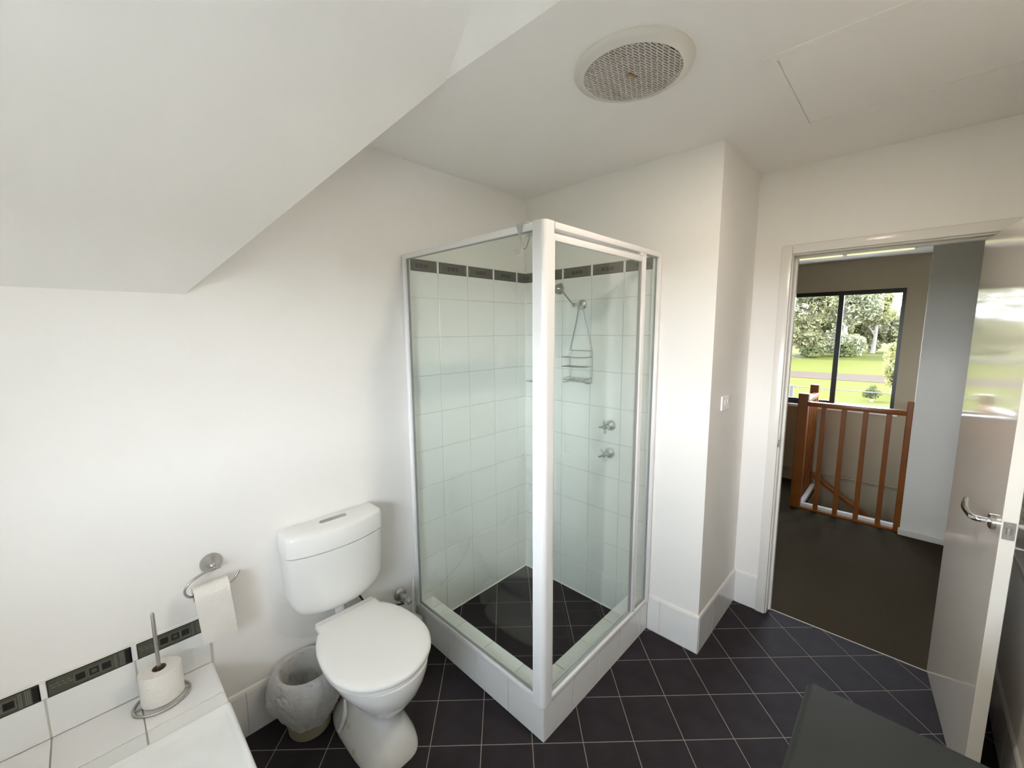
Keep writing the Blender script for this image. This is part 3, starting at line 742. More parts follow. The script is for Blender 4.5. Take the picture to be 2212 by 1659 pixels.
rings += [cis_ring(0.62, 0.200, 0.104, 0.150), cis_ring(0.727, 0.203, 0.106, 0.153), cis_ring(0.7272, 0.196, 0.099, 0.145), cis_ring(0.733, 0.196, 0.099, 0.145)]
cis = obj('cistern', M().loft(rings), PLASTIC, tl, 35)
lr = [cis_ring(0.7325, 0.196, 0.099, 0.145), cis_ring(0.7327, 0.205, 0.109, 0.156), cis_ring(0.7345, 0.207, 0.111, 0.158), cis_ring(0.806, 0.2065, 0.110, 0.157), cis_ring(0.815, 0.2035, 0.106, 0.151), cis_ring(0.8215, 0.193, 0.098, 0.139), cis_ring(0.8245, 0.170, 0.086, 0.120, 0.014)]
lid = obj('cistern_lid', M().loft(lr), PLASTIC, cis, 35)
def pill(y0, y1, x, r, z0, z1, n=12):
    a = [(x + r*cos(pi/2 + pi*k/n)*1.0, 0, 0) for k in range(n+1)]
    out = []
    for k in range(n+1):
        t = pi + pi*k/n; out.append((x + r*cos(t), y0 + r + r*sin(t)))
    for k in range(n+1):
        t = pi*k/n; out.append((x + r*cos(t), y1 - r + r*sin(t)))
    return out
pz = 0.8247
obj('button_surround', M().prism(pill(TY-0.062, TY+0.062, 0.064, 0.0175, 0, 0), 'z', pz-0.004, pz+0.0006), PLASTIC, cis, 30)
pl = pill(TY-0.058, TY+0.058, 0.064, 0.0140, 0, 0)
h0 = clip_sq(pl, -1, 1, -5, TY-0.009); h1 = clip_sq(pl, -1, 1, TY-0.0075, 5)
obj('flush_button', M().prism(h0, 'z', pz-0.004, pz+0.0022), GREYP, cis, 30); obj('flush_button', M().prism(h1, 'z', pz-0.004, pz+0.0022), GREYP, cis, 30)

def sup(cx, rx, ry, z, n=40, e=2.4, ef=None):
    out = []
    for k in range(n):
        a = 2*pi*k/n; c, s = cos(a), sin(a)
        ee = e if c < 0 or ef is None else ef
        out.append((cx + rx*abs(c)**(2/ee)*(1 if c > 0 else -1), TY + ry*abs(s)**(2/ee)*(1 if s > 0 else -1), z))
    return out
sec = [(0.000, 0.345, 0.222, 0.118, 3.2), (0.012, 0.345, 0.222, 0.118, 3.2), (0.035, 0.348, 0.214, 0.113, 3.0), (0.075, 0.352, 0.194, 0.095, 2.7), (0.115, 0.356, 0.172, 0.077, 2.5), (0.150, 0.360, 0.160, 0.067, 2.3),
       (0.185, 0.370, 0.160, 0.070, 2.2), (0.215, 0.380, 0.172, 0.085, 2.2), (0.250, 0.392, 0.190, 0.110, 2.2), (0.290, 0.402, 0.206, 0.140, 2.2), (0.330, 0.406, 0.216, 0.163, 2.2), (0.362, 0.408, 0.220, 0.174, 2.2), (0.386, 0.408, 0.221, 0.176, 2.2)]
pan = obj('pan', M().loft([sup(c, rx, ry, z, e=e) for z, c, rx, ry, e in sec]), CERAMIC, tl, 60)
# recessed side panels of the foot with fixing caps
for s in (-1, 1):
    m = M()
    for k, (x, z) in enumerate(((0.335, 0.045), (0.430, 0.022))):
        pass
    rib = smooth_path([(0.300, TY+s*0.094, 0.172), (0.305, TY+s*0.098, 0.120), (0.300, TY+s*0.108, 0.075), (0.285, TY+s*0.116, 0.035)], 5)
    obj('foot_rib', M().tube(rib, 0.010, 8, taper=[0.4+0.6*min(1, k/6) for k in range(len(rib))]), CERAMIC, pan, 60)
    for x, z, yy in () if s > 0 else ((0.330, 0.070, 0.0945), (0.405, 0.030, 0.1105)):
        c = M().lathe([(0, 0.007), (0.006, 0.0065), (0.0085, 0.004), (0.009, 0)], (0, 0, 0), 'y', 14).xf(Matrix.Translation((x, TY+s*yy, z)) @ Matrix.Scale(s, 4, (0, 1, 0)))
        obj('fixing_cap', c, CREAM, pan, 40)
# seat ring and lid
HALF = [(0.138, 0.000), (0.138, 0.128), (0.146, 0.135), (0.190, 0.136), (0.204, 0.150), (0.260, 0.175), (0.330, 0.192), (0.405, 0.197), (0.475, 0.190), (0.535, 0.166), (0.580, 0.130), (0.612, 0.082), (0.628, 0.038), (0.632, 0.000)]
hs = smooth_path([(a, b, 0) for a, b in HALF[3:]], 4)
half = [(a, b) for a, b in HALF[1:3]] + [(p.x, p.y) for p in hs]
outl = [(x, TY-y) for x, y in half[:-1]] + [(half[-1][0], TY)] + [(x, TY+y) for x, y in half[:-1][::-1]]
def ringz(sc, z):
    c = Vector((0.385, TY)); return [((p[0]-c.x)*sc + c.x, (p[1]-c.y)*sc + c.y, z) for p in outl]
obj('seat', M().loft([ringz(0.955, 0.384), ringz(0.970, 0.388), ringz(0.970, 0.398), ringz(0.95, 0.402)]), PLASTIC, tl, 40)
def ringi(d, z):
    n = len(outl); out = []
    for i in range(n):
        p0, p1, p2 = Vector(outl[i-1]), Vector(outl[i]), Vector(outl[(i+1) % n])
        e = (p2-p0).normalized(); nn = Vector((-e.y, e.x)); c = Vector((0.385, TY))
        if nn.dot(c-p1) < 0: nn = -nn
        q = p1 + nn*d; out.append((q.x, q.y, z))
    return out
lidr = [ringi(0.010, 0.4035), ringi(0.003, 0.405), ringi(0.0, 0.409), ringi(0.0, 0.418), ringi(0.003, 0.4235), ringi(0.009, 0.427), ringz(0.90, 0.4290), ringz(0.78, 0.4305), ringz(0.55, 0.4315)]
obj('seat_lid', M().loft(lidr), PLASTIC, tl, 50)
obj('hinge_bar', M().bbox((0.122, TY-0.128, 0.388), (0.184, TY+0.128, 0.4265), 0.009, 3), PLASTIC, tl, 50)
obj('flush_pipe', M().tube([(0.075, TY, 0.445), (0.075, TY, 0.36), (0.10, TY, 0.315), (0.20, TY, 0.29)], 0.022, 14), PLASTIC, tl, 60)
obj('pan_outlet', M().tube([(0.20, TY, 0.105), (0.12, TY, 0.10), (0.085, TY, 0.06), (0.085, TY, 0.004)], 0.050, 18), CERAMIC, tl, 60)
obj('floor_collar', M().lathe([(0.050, 0.040), (0.062, 0.040), (0.064, 0.034), (0.064, 0.020), (0.072, 0.016), (0.074, 0.0), (0.05, 0.0)], (0.118, TY-0.028, 0.0), 'z', 30), CREAM, tl, 40)
obj('inlet_hose', M().tube(smooth_path([(0.045, TY+0.10, 0.452), (0.045, TY+0.105, 0.40), (0.05, TY+0.16, 0.32), (0.06, -1.04, 0.265), (0.075, -1.005, 0.262)], 6), 0.0045, 8), RUBBER, tl, 60)

# isolation tap
st = thing('stop_tap', 'grey metal stop tap on the wall right of the cistern', 'tap', (0.0, -0.985, 0.268))
obj('wall_flange', M().lathe([(0.034, 0.0), (0.034, 0.006), (0.026, 0.014), (0.014, 0.016)], (0.0, -0.985, 0.268), 'x', 26), SATIN, st, 40)
obj('body', M().lathe([(0.013, 0.012), (0.013, 0.035), (0.018, 0.037), (0.018, 0.052), (0.012, 0.055), (0.012, 0.078), (0, 0.079)], (0.0, -0.985, 0.268), 'x', 18), SATIN, st, 40)
obj('spindle_cap', M().lathe([(0.012, 0.076), (0.013, 0.080), (0.013, 0.094), (0.010, 0.098), (0, 0.099)], (0.0, -0.985, 0.268), 'x', 18), CHROME, st, 40)
obj('outlet_elbow', M().tube([(0.045, -0.985, 0.268), (0.046, -1.000, 0.262), (0.060, -1.008, 0.262)], 0.008, 10), SATIN, st, 60)

# toilet brush
tb = thing('toilet_brush', 'white toilet brush in a pot wedged beside the shower hob', 'toilet brush', (0.062, -0.950, 0))
obj('pot', M().lathe([(0.0, 0.0), (0.040, 0.0), (0.044, 0.01), (0.049, 0.13), (0.050, 0.135), (0.047, 0.135), (0.042, 0.02), (0, 0.015)], (0.062, -0.950, 0.0), 'z', 26), PLASTIC, tb, 40)
obj('collar', M().lathe([(0.046, 0.135), (0.044, 0.142), (0.020, 0.160), (0.010, 0.178)], (0.062, -0.950, 0.0), 'z', 24), PLASTIC, tb, 40)
obj('handle', M().tube([(0.062, -0.950, 0.16), (0.060, -0.944, 0.25), (0.058, -0.936, 0.352), (0.0575, -0.9345, 0.368)], 0.0062, 10, taper=[1.2, 0.9, 1.0, 0.6]), PLASTIC, tb, 60)
obj('bristles', M().lathe([(0, 0.02), (0.03, 0.03), (0.034, 0.06), (0.03, 0.12), (0, 0.13)], (0.062, -0.950, 0.0), 'z', 16), PLASTIC, tb, 40)

# waste bin with liner
BX, BY = 0.137, -1.502
bn = thing('waste_bin', 'cream plastic waste bin lined with a white bag left of the toilet', 'bin', (BX, BY, 0))
obj('bucket', M().lathe([(0.0, 0.004), (0.070, 0.0), (0.076, 0.0), (0.080, 0.006), (0.100, 0.262), (0.104, 0.268), (0.100, 0.270), (0.096, 0.262), (0.077, 0.010), (0.0, 0.009)], (BX, BY, 0), 'z', 40), BUCKET, bn, 40)
rn = random.Random(3)
ph = [rn.uniform(0, 6.28) for _ in range(12)]
def fold(a, t):
    return sum(sin(a*f + ph[i] + t*sh) * w for i, (f, w, sh) in enumerate(((3, .35, 1.5), (5, .3, -2.5), (8, .25, 3), (13, .16, -4), (19, .1, 5), (27, .06, -6))))
NL = 72
def liner_ring(r, z, amp, t, zamp=0.0):
    out = []
    for k in range(NL):
        a = 2*pi*k/NL; f = fold(a, t)
        rr = r + 1.9*amp*(f + 0.35*abs(f)); x = BX + rr*cos(a); y = BY + rr*sin(a)
        out.append((max(x, 0.010), y, z + zamp*sin(2*a + ph[7]) + zamp*0.6*fold(a*1.0, t+3)))
    return out
lrng = [liner_ring(0.030, 0.030, 0.003, 3.2), liner_ring(0.055, 0.045, 0.004, 2.8), liner_ring(0.062, 0.12, 0.005, 2.2), liner_ring(0.074, 0.19, 0.004, 1.6), liner_ring(0.087, 0.250, 0.002, 1.2, 0.002),
        liner_ring(0.0985, 0.2755, 0.0006, 1.0, 0.001), liner_ring(0.1085, 0.2775, 0.001, 0.9, 0.001), liner_ring(0.120, 0.264, 0.004, 0.7, 0.003), liner_ring(0.133, 0.232, 0.006, 0.4, 0.003),
        liner_ring(0.136, 0.198, 0.008, 0.2, 0.003), liner_ring(0.129, 0.160, 0.008, 0.0, 0.004), liner_ring(0.117, 0.125, 0.006, -0.2, 0.006), liner_ring(0.104, 0.096, 0.004, -0.4, 0.009), liner_ring(0.098, 0.080, 0.004, -0.5, 0.010)]
cols = [smooth_path([r[k] for r in lrng], 3) for k in range(NL)]
fine = []
for q in range(len(cols[0])):
    row = []
    for k in range(NL):
        p = cols[k][q]; c = Vector((BX, BY, p.z)); d = (p - c)
        rad_ = d.length; d.normalize()
        w = 0.0 if (0.094 < rad_ < 0.112 and p.z > 0.24) else 1.0
        if p.z < 0.26 and rad_ < 0.094: w = 0.35
        nz_ = mnoise.noise(p*26) + 0.6*mnoise.noise(p*55 + Vector((3, 1, 7)))
        rr_2 = rad_ + w*0.0065*(1 - 2*abs(nz_))
        v = c + d*rr_2; row.append((max(v.x, 0.0105), v.y, v.z))
    fine.append(row)
lrng = fine
obj('bag_liner', M().loft(lrng, True, False), LINER, bn, 70)

# toilet paper holder + roll
ph_ = thing('toilet_paper_holder', 'chrome wall-mounted toilet paper holder with an open curved arm', 'paper holder', (0, -1.756, 0.78))
obj('wall_flange', M().lathe([(0.035, 0.0), (0.035, 0.003), (0.030, 0.010), (0.018, 0.028), (0.010, 0.038), (0.007, 0.040)], (0.0, -1.756, 0.781), 'x', 32, cap1=True), STEEL, ph_, 50)
obj('stem', M().tube([(0.036, -1.756, 0.781), (0.050, -1.757, 0.782), (0.065, -1.758, 0.784)], 0.0062, 12), CHROME, ph_, 60)
arm = smooth_path([(0.065, -1.739, 0.783), (0.065, -1.763, 0.785), (0.065, -1.790, 0.780), (0.065, -1.818, 0.770), (0.065, -1.838, 0.755), (0.065, -1.847, 0.736), (0.065, -1.842, 0.717), (0.065, -1.826, 0.706), (0.065, -1.790, 0.707), (0.065, -1.740, 0.711), (0.065, -1.710, 0.715), (0.065, -1.698, 0.723), (0.065, -1.682, 0.745)], 6)
obj('arm', M().tube(arm, 0.0042, 10), STEEL, ph_, 60)
tr1 = thing('toilet_roll', 'nearly used toilet roll hanging on the chrome holder with a loose sheet', 'toilet roll', (0.066, -1.775, 0.706), 'toilet rolls')
RR = 0.036; rc = (0.068, 0.712)
y0r, y1r = -1.826, -1.722
pr_ = [(0.019, y0r), (RR, y0r), (RR, y1r), (0.019, y1r)]
rr_ = M()
rings = []
for r, y in [(0.0185, y0r+0.001), (RR-0.001, y0r), (RR, y0r+0.002), (RR, y1r-0.002), (RR-0.001, y1r), (0.0185, y1r-0.001), (0.0185, y0r+0.001)]:
    rings.append([(rc[0] + r*cos(2*pi*k/36), y, rc[1] - 0.008 + r*sin(2*pi*k/36)) for k in range(36)])
obj('roll', rr_.loft(rings, False, False), PAPER, tr1, 40)
rings = []
for r, y in [(0.0183, y0r+0.002), (0.0183, y1r-0.002), (0.0172, y1r-0.002), (0.0172, y0r+0.002), (0.0183, y0r+0.002)]:
    rings.append([(rc[0] + r*cos(2*pi*k/24), y, rc[1] - 0.008 + r*sin(2*pi*k/24)) for k in range(24)])
obj('core', M().loft(rings, False, False), CARD, tr1, 40)
sv = []; nz, ny = 26, 10
for i in range(nz+1):
    row = []
    for j in range(ny+1):
        fy = j/ny
        if i <= 8:
            a = radians(100 - 100*i/8); x = rc[0] + (RR+0.0012)*cos(a); z = rc[1]-0.008 + (RR+0.0012)*sin(a)
        else:
            t = (i-8)/(nz-8); x = rc[0] + RR + 0.0012 - 0.012*t + 0.0022*sin(9*t + 3*fy)*t + 0.0018*sin(17*fy+4*t)*t
            z = rc[1]-0.008 - 0.178*t
        row.append((x, y0r + (y1r-y0r)*fy + 0.012*max(0, (i-8)/(nz-8)), z))
    sv.append(row)
sm_ = M(); fl_ = [p for r in sv for p in r]
bk_ = [(p[0]-0.0012, p[1], p[2]) for p in fl_]
W_ = ny+1; fs = [(i*W_+j, i*W_+j+1, (i+1)*W_+j+1, (i+1)*W_+j) for i in range(nz) for j in range(ny)]
sm_.add(fl_, fs)
obj('loose_sheet', sm_, PAPER, tr1, 60)

# bath ledge with spare roll stand
bs = thing('bath_surround', 'white tiled bath surround with a ledge along the left wall', 'bath surround', (0.14, -1.9, 0))
LZ = 0.394
obj('ledge_core', M().box((0.0, YB+0.002, 0), (0.272, -1.7905, LZ-0.006)), GROUTW, bs)
obj('apron_core', M().box((0.272, -1.840, 0), (1.76, -1.7905, LZ-0.012)), GROUTW, bs)
obj('back_core', M().box((0.272, YB+0.002, 0), (1.76, -2.556, LZ-0.006)), GROUTW, bs)
obj('end_core', M().box((1.76, YB+0.002, 0), (XW, -1.7905, LZ-0.006)), GROUTW, bs)
fZ = axes((0, 0, LZ-0.006), (1, 0, 0), (0, 1, 0))
yl = [-1.787, -1.990, -2.195, -2.395, -2.597, -2.797, -2.948]
for k in range(8): tile_rect(bs, fZ, 0.274+k*0.1862, 0.274+(k+1)*0.1862, YB+0.002, -2.556, t=0.006, g=0.0032, name='ledge_tile')
for a, b in zip(yl[1:], yl[:-1]):
    tile_rect(bs, fZ, 0.0065, 0.194, a, b, t=0.006, g=0.0032, name='ledge_tile'); tile_rect(bs, fZ, 0.194, 0.274, a, b, t=0.006, g=0.004, name='ledge_tile')
    tile_rect(bs, fZ, 1.765, 1.96, a, b, t=0.006, g=0.004, name='ledge_tile'); tile_rect(bs, fZ, 1.96, XW-0.002, a, b, t=0.006, g=0.004, name='ledge_tile')
fP = axes((0, -1.7905, 0), (-1, 0, 0), (0, 0, 1))
for k in range(11):
    a, b = -0.2*(k+1), -0.2*k
    a = max(a, -XW+0.002)
    for z0, z1 in ((0.001, 0.194), (0.194, LZ)): tile_rect(bs, fP, a, b if k else -0.009, z0, z1, t=0.006, name='apron_tile')
# splashback strip on wall A
obj('grout_bed', M().box((0.0, YB, LZ), (0.0052, -1.785, 0.588)), GROUTW, wall_left)
yst = [-1.785, -1.990, -2.1955, -2.401, -2.606, -2.812, -2.948]
for a, b in zip(yst[1:], yst[:-1]):
    tile_rect(wall_left, fl, a, b, LZ-0.002, 0.5285, g=0.004, t=0.0075, name='wall_tile')
    border_tile(wall_left, fl, a, b, 0.5275, 0.584, (a, b), 'bath')
    tile_rect(wall_left, fl, a-0.0072, a+0.0072, 0.5275, 0.584, g=0.0006, t=0.0074, name='border_spacer')
for zz in ((0.5845, 0.592),):
    obj('bevelled_cap', M().prism([(zz[0], 0), (zz[0], 0.0072), (zz[1], 0.001), (zz[1], 0)], 'x', YB, -1.785).xf(fl), GLOSSW, wall_left)
obj('edge_bead', M().prism([(-1.785, 0), (-1.785, 0.0072), (-1.778, 0.001), (-1.778, 0)][::1], 'y', 0.20, 0.592).xf(axes((0, 0, 0), (0, 1, 0), (0, 0, 1))), GLOSSW, wall_left)

# bathtub
bt = thing('bathtub', 'white acrylic bathtub set into the tiled surround', 'bathtub', (1.0, -2.2, 0))
def rrect(x0, x1, y0, y1, r, z, n=8):
    out = []
    for cx, cy_, a0 in ((x1-r, y1-r, 0), (x0+r, y1-r, pi/2), (x0+r, y0+r, pi), (x1-r, y0+r, 1.5*pi)):
        for k in range(n+1):
            a = a0 + pi/2*k/n; out.append((cx + r*cos(a), cy_ + r*sin(a), z))
    return out
bx0, bx1, by0, by1 = 0.276, 1.758, -2.55, -1.783
def tubr(i, z, r): return rrect(bx0+i, bx1-i, by0+i, by1-i, max(0.004, r), z)
tr2 = [tubr(0.004, LZ-0.010, 0.008), tubr(0.0, LZ+0.002, 0.010), tubr(0.0, LZ+0.012, 0.010), tubr(0.003, LZ+0.020, 0.010), tubr(0.008, LZ+0.024, 0.012), tubr(0.014, LZ+0.023, 0.014), tubr(0.020, LZ+0.014, 0.02), tubr(0.027, LZ+0.006, 0.03), tubr(0.075, LZ+0.002, 0.06),
       tubr(0.095, LZ-0.004, 0.09), tubr(0.110, LZ-0.03, 0.11), tubr(0.150, LZ-0.25, 0.14), tubr(0.18, LZ-0.33, 0.15), tubr(0.25, LZ-0.355, 0.12), tubr(0.36, LZ-0.358, 0.02)]
obj('tub_shell', M().loft(tr2, False, True), ACRYL, bt, 50)
obj('waste_outlet', M().lathe([(0.0, 0.002), (0.024, 0.003), (0.028, 0.0)], (1.40, -2.166, LZ-0.357), 'z', 24), CHROME, bt, 40)

sps = thing('paper_stand', 'chrome spare roll stand with a tall rod on the bath ledge', 'paper stand', (0.078, -1.937, LZ))
ring = [(0.082 + 0.062*cos(2*pi*k/40), -1.938 + 0.075*sin(2*pi*k/40), LZ+0.0045) for k in range(40)]
obj('base_ring', M().tube(ring, 0.0040, 8, closed=True), STEEL, sps, 60)
obj('base_bar', M().tube([(0.082, -2.010, LZ+0.0045), (0.081, -1.937, LZ+0.0045), (0.082, -1.866, LZ+0.0045)], 0.0032, 8), STEEL, sps, 60)
obj('rod', M().tube([(0.080, -1.937, LZ+0.003), (0.080, -1.937, 0.55), (0.080, -1.937, 0.708), (0.080, -1.937, 0.713)], 0.0056, 10, taper=[1, 1, 1, 0.5]), STEEL, sps, 60)
tr3 = thing('toilet_roll', 'full spare toilet roll standing on the chrome stand', 'toilet roll', (0.080, -1.937, LZ+0.009), 'toilet rolls')
def sq_ring(r, z, n=44, e=2.25):
    out = []
    for k in range(n):
        a = 2*pi*k/n; c, s = cos(a), sin(a)
        # slightly squashed roll with one soft corner
        q = 1 + 0.07*max(0, cos(a-radians(75)))**6 - 0.05*max(0, cos(a-radians(165)))**2
        out.append((0.080 + 0.92*r*q*c, -1.937 + r*q*s, z))
    return out
zr0, zr1 = LZ+0.009, LZ+0.119
def hole_ring(r, z, n=44): return [(0.080 + r*cos(2*pi*k/n), -1.937 + r*sin(2*pi*k/n), z) for k in range(n)]
obj('roll', M().loft([hole_ring(0.019, zr0), sq_ring(0.053, zr0), sq_ring(0.056, zr0+0.003), sq_ring(0.0565, zr1-0.003), sq_ring(0.0545, zr1), hole_ring(0.0195, zr1-0.001)], False, False), PAPER, tr3, 40)
obj('core', M().loft([hole_ring(0.0192, zr1-0.0005), hole_ring(0.0192, zr0+0.001), hole_ring(0.0182, zr0+0.001), hole_ring(0.0182, zr1-0.0005), hole_ring(0.0192, zr1-0.0005)], False, False), CARD, tr3, 40)

# ================================================================== CEILING FIXTURES, SWITCH
FX, FY = 1.117, -0.735
fan = thing('exhaust_fan', 'round ceiling exhaust fan with a slotted cream grille', 'exhaust fan', (FX, FY, CZ))
obj('rim', M().lathe([(0.181, 0.0), (0.181, 0.006), (0.176, 0.013), (0.168, 0.016), (0.158, 0.019), (0.1505, 0.022), (0.148, 0.021), (0.147, 0.010)], (FX, FY, CZ), 'z', 64, sgn=-1), VENTW, fan, 35)
obj('backing', M().lathe([(0.150, 0.004), (0, 0.004)], (FX, FY, CZ), 'z', 48, sgn=-1), VENTD, fan)
gm = M(); ga = radians(77); gd = Vector((cos(ga), sin(ga), 0)); gn = Vector((-sin(ga), cos(ga), 0))
GX = Matrix((gd, gn, Vector((0, 0, 1)))).transposed().to_4x4(); GX.translation = (FX, FY, CZ)
R0 = 0.148; NP = 36; pit = 2*R0/NP
for k in range(NP+1):
    q = -R0 + k*pit; L = sqrt(max(0, R0*R0 - q*q))
    if L > 0.01: gm.box((-L, q-0.0012, -0.0215), (L, q+0.0012, -0.0180))
for k in range(NP):
    q = -R0 + (k+0.5)*pit; L = sqrt(max(0, R0*R0 - q*q)); off = (0.0, 0.013, 0.021, 0.007, 0.017)[k % 5]
    x = -R0 + off
    while x < R0:
        if abs(x) < L - 0.002: gm.box((x-0.0011, q-pit/2, -0.0213), (x+0.0011, q+pit/2, -0.0182))
        x += 0.027
gm.xf(GX)
go = obj('grille', gm, VENTW, fan); go['kind'] = 'stuff'
obj('name_plate', M().bbox((-0.019, -0.0055, -0.0235), (0.019, 0.0055, -0.021), 0.0008, 1).xf(GX), BRASSY, fan)

ht = thing('ceiling_hatch', 'square painted access hatch in the ceiling above the door', 'hatch', (1.73, -0.19, CZ))
hx0, hx1, hy0, hy1 = 1.451, 2.010, -0.462, 0.080
obj('hatch_frame', ring_wall('z', CZ-0.004, CZ, (hx0-0.032, hy0-0.032), (hx1+0.032, hy1+0.032), (hx0-0.0015, hy0-0.0015), (hx1+0.0015, hy1+0.0015)), CEIL, ht)
obj('hatch_panel', M().bbox((hx0+0.0015, hy0+0.0015, CZ-0.0032), (hx1-0.0015, hy1-0.0015, CZ+0.0), 0.0008, 1), CEIL, ht)

dlt = thing('downlight', 'small warm recessed downlight in the flat ceiling', 'downlight', (1.556, -0.748, CZ))
obj('bezel', M().lathe([(0.045, 0.0), (0.045, 0.004), (0.036, 0.006), (0.032, 0.002)], (1.556, -0.748, CZ), 'z', 36, sgn=-1), GLOSSW, dlt, 40)
obj('lamp', M().lathe([(0.032, 0.002), (0.0, 0.003)], (1.556, -0.748, CZ), 'z', 30, sgn=-1), LAMPW, dlt)
dll = bpy.data.lights.new('downlight_bulb', 'AREA'); dll.shape = 'DISK'; dll.size = 0.09; dll.energy = 1.0; dll.color = (1.0, 0.86, 0.70)
dlo = bpy.data.objects.new('downlight_bulb', dll); COL.objects.link(dlo); dlo.location = (1.556, -0.748, CZ-0.012)

sw = thing('light_switch', 'white double light switch on the return wall by the doorway', 'light switch', (XR, 0.205, 1.265))
obj('plate', M().bbox((XR, 0.148, 1.229), (XR+0.009, 0.262, 1.302), 0.003, 2), PLASTIC, sw, 40)
for y in (0.185, 0.225):
    obj('rocker', M().bbox((XR+0.008, y-0.008, 1.252), (XR+0.0125, y+0.008, 1.279), 0.002, 2), GLOSSW, sw, 40)

# towel rail behind the door
trl = thing('towel_rail', 'chrome towel rail on the wall behind the open door', 'towel rail', (XW, 0.1, 0.82))
obj('bar', M().tube([(2.148, -0.30, 0.818), (2.148, 0.0, 0.818), (2.148, 0.34, 0.818)], 0.008, 12), CHROME, trl, 60)
for y in (-0.28, 0.32):
    obj('bracket', M().tube([(XW, y, 0.818), (2.17, y, 0.818), (2.148, y, 0.818)], 0.010, 12), CHROME, trl, 60)

# ================================================================== VANITY
vt = thing('vanity_unit', 'vanity bench with a dark grey laminate top in front of the door', 'vanity', (1.95, -1.35, 0))
vx, vy, vz = 1.712, -0.955, 0.850
pv = [(XW-0.001, vz-0.036), (XW-0.001, vz)]
rad = 0.016
for k in range(9):
    a = pi/2 + pi/2*k/8; pv.append((vx+rad + rad*cos(a), vz-rad + rad*sin(a)))
for k in range(9):
    a = pi + pi/2*k/8; pv.append((vx+rad + rad*cos(a), vz-0.036+rad + rad*sin(a)))
obj('benchtop', M().prism(pv, 'y', -1.775, vy), LAMIN, vt, 50)
obj('end_strip', M().bbox((vx+0.006, vy-0.0002, vz-0.034), (XW-0.001, vy+0.0012, vz-0.0015), 0.0004, 1), LAMIN, vt)
obj('carcass', M().box((1.76, -1.765, 0.10), (XW-0.001, vy-0.02, vz-0.036)), CABIN, vt)
obj('plinth', M().box((1.80, -1.765, 0.0), (XW-0.001, vy-0.03, 0.10)), RUBBER, vt)
for k in range(2):
    a = -1.760 + k*0.392
    dd = obj('cabinet_door', M().bbox((1.742, a, 0.105), (1.7595, a+0.388, vz-0.042), 0.002, 1), CABIN, vt)
    obj('knob', M().lathe([(0.006, 0), (0.006, 0.012), (0.013, 0.016), (0.012, 0.024), (0, 0.026)], (1.742, a+(0.35 if k == 0 else 0.04), 0.70), 'x', 18, sgn=-1), CHROME, dd, 40)

# ================================================================== HALL THINGS
bl = thing('balustrade', 'varnished timber balustrade across the stairwell facing the bathroom', 'balustrade', (1.5, 2.42, 0))
yb0, yb1 = 2.386, 2.456
obj('newel_post', M().bbox((1.128, yb0, 0), (1.203, yb1+0.005, 1.055), 0.004, 1), WOOD, bl)
obj('half_newel', M().bbox((1.846, yb0, 0), (1.884, 2.4, 1.063), 0.004, 1).xf(Matrix.Translation((-0.0125, -0.0, 0))), WOOD, bl)
obj('handrail', M().bbox((1.203, yb0, 0.946), (1.834, yb0+0.06, 0.986), 0.006, 2), WOOD, bl, 40)
for x in (1.301, 1.439, 1.579, 1.721):
    obj('baluster', M().bbox((x, yb0+0.005, 0.0), (x+0.033, yb0+0.037, 0.946), 0.002, 1), WOOD, bl)
obj('base_strip', M().bbox((1.203, yb0+0.002, 0.0), (1.834, yb0+0.038, 0.016), 0.002, 1), WOOD, bl)
obj('nosing_board', M().bbox((1.203, yb0+0.040, 0.0), (1.834, yb0+0.085, 0.040), 0.003, 1), GLOSSW, bl)

b2 = thing('balustrade', 'side balustrade running back to the window with a taller rear newel', 'balustrade', (1.16, 2.8, 0))
obj('newel_post', M().bbox((1.112, 3.085, 0), (1.182, 3.155, 1.062), 0.004, 1), WOOD, b2)
obj('handrail', M().bbox((1.138, yb1+0.006, 0.946), (1.190, 3.085, 0.986), 0.006, 2), WOOD, b2, 40)
for k in range(6):
    y = yb1 + 0.075 + k*0.095
    obj('baluster', M().bbox((1.148, y, 0.0), (1.180, y+0.032, 0.946), 0.002, 1), WOOD, b2)
obj('nosing_board', M().bbox((1.186, yb1+0.006, 0.0), (1.222, 3.085, 0.040), 0.003, 1), GLOSSW, b2)

hr = thing('stair_handrail', 'timber stair handrail descending into the stairwell', 'handrail', (1.5, 3.06, -0.1))
p0 = Vector((1.185, 3.06, 0.150)); p1 = Vector((2.30, 3.06, -0.620)); dd_ = (p1-p0).normalized()
HM = Matrix((dd_, Vector((0, 1, 0)), dd_.cross(Vector((0, 1, 0))))).transposed().to_4x4(); HM.translation = p0
obj('rail', M().bbox((0, -0.025, -0.022), ((p1-p0).length, 0.025, 0.022), 0.006, 2).xf(HM), WOOD, hr, 40)
for x in (1.405, 1.600, 1.80):
    zt = 0.150 - (x-1.185)*0.6906 - 0.02
    obj('baluster', M().bbox((x-0.017, 3.043, zt-0.9), (x+0.017, 3.077, zt), 0.002, 1), WOOD, hr)

lb = thing('ceiling_light', 'slim twin-tube ceiling light in the hall', 'ceiling light', (1.35, 2.64, 2.28))
obj('tray', M().bbox((0.90, 2.595, 2.262), (1.80, 2.685, 2.28), 0.004, 1), GLOSSW, lb)
for a, b in ((0.93, 1.322), (1.352, 1.77)):
    obj('tube_lamp', M().tube([(a, 2.63, 2.252), ((a+b)/2, 2.63, 2.252), (b, 2.63, 2.252)], 0.009, 12), TUBE, lb, 60)

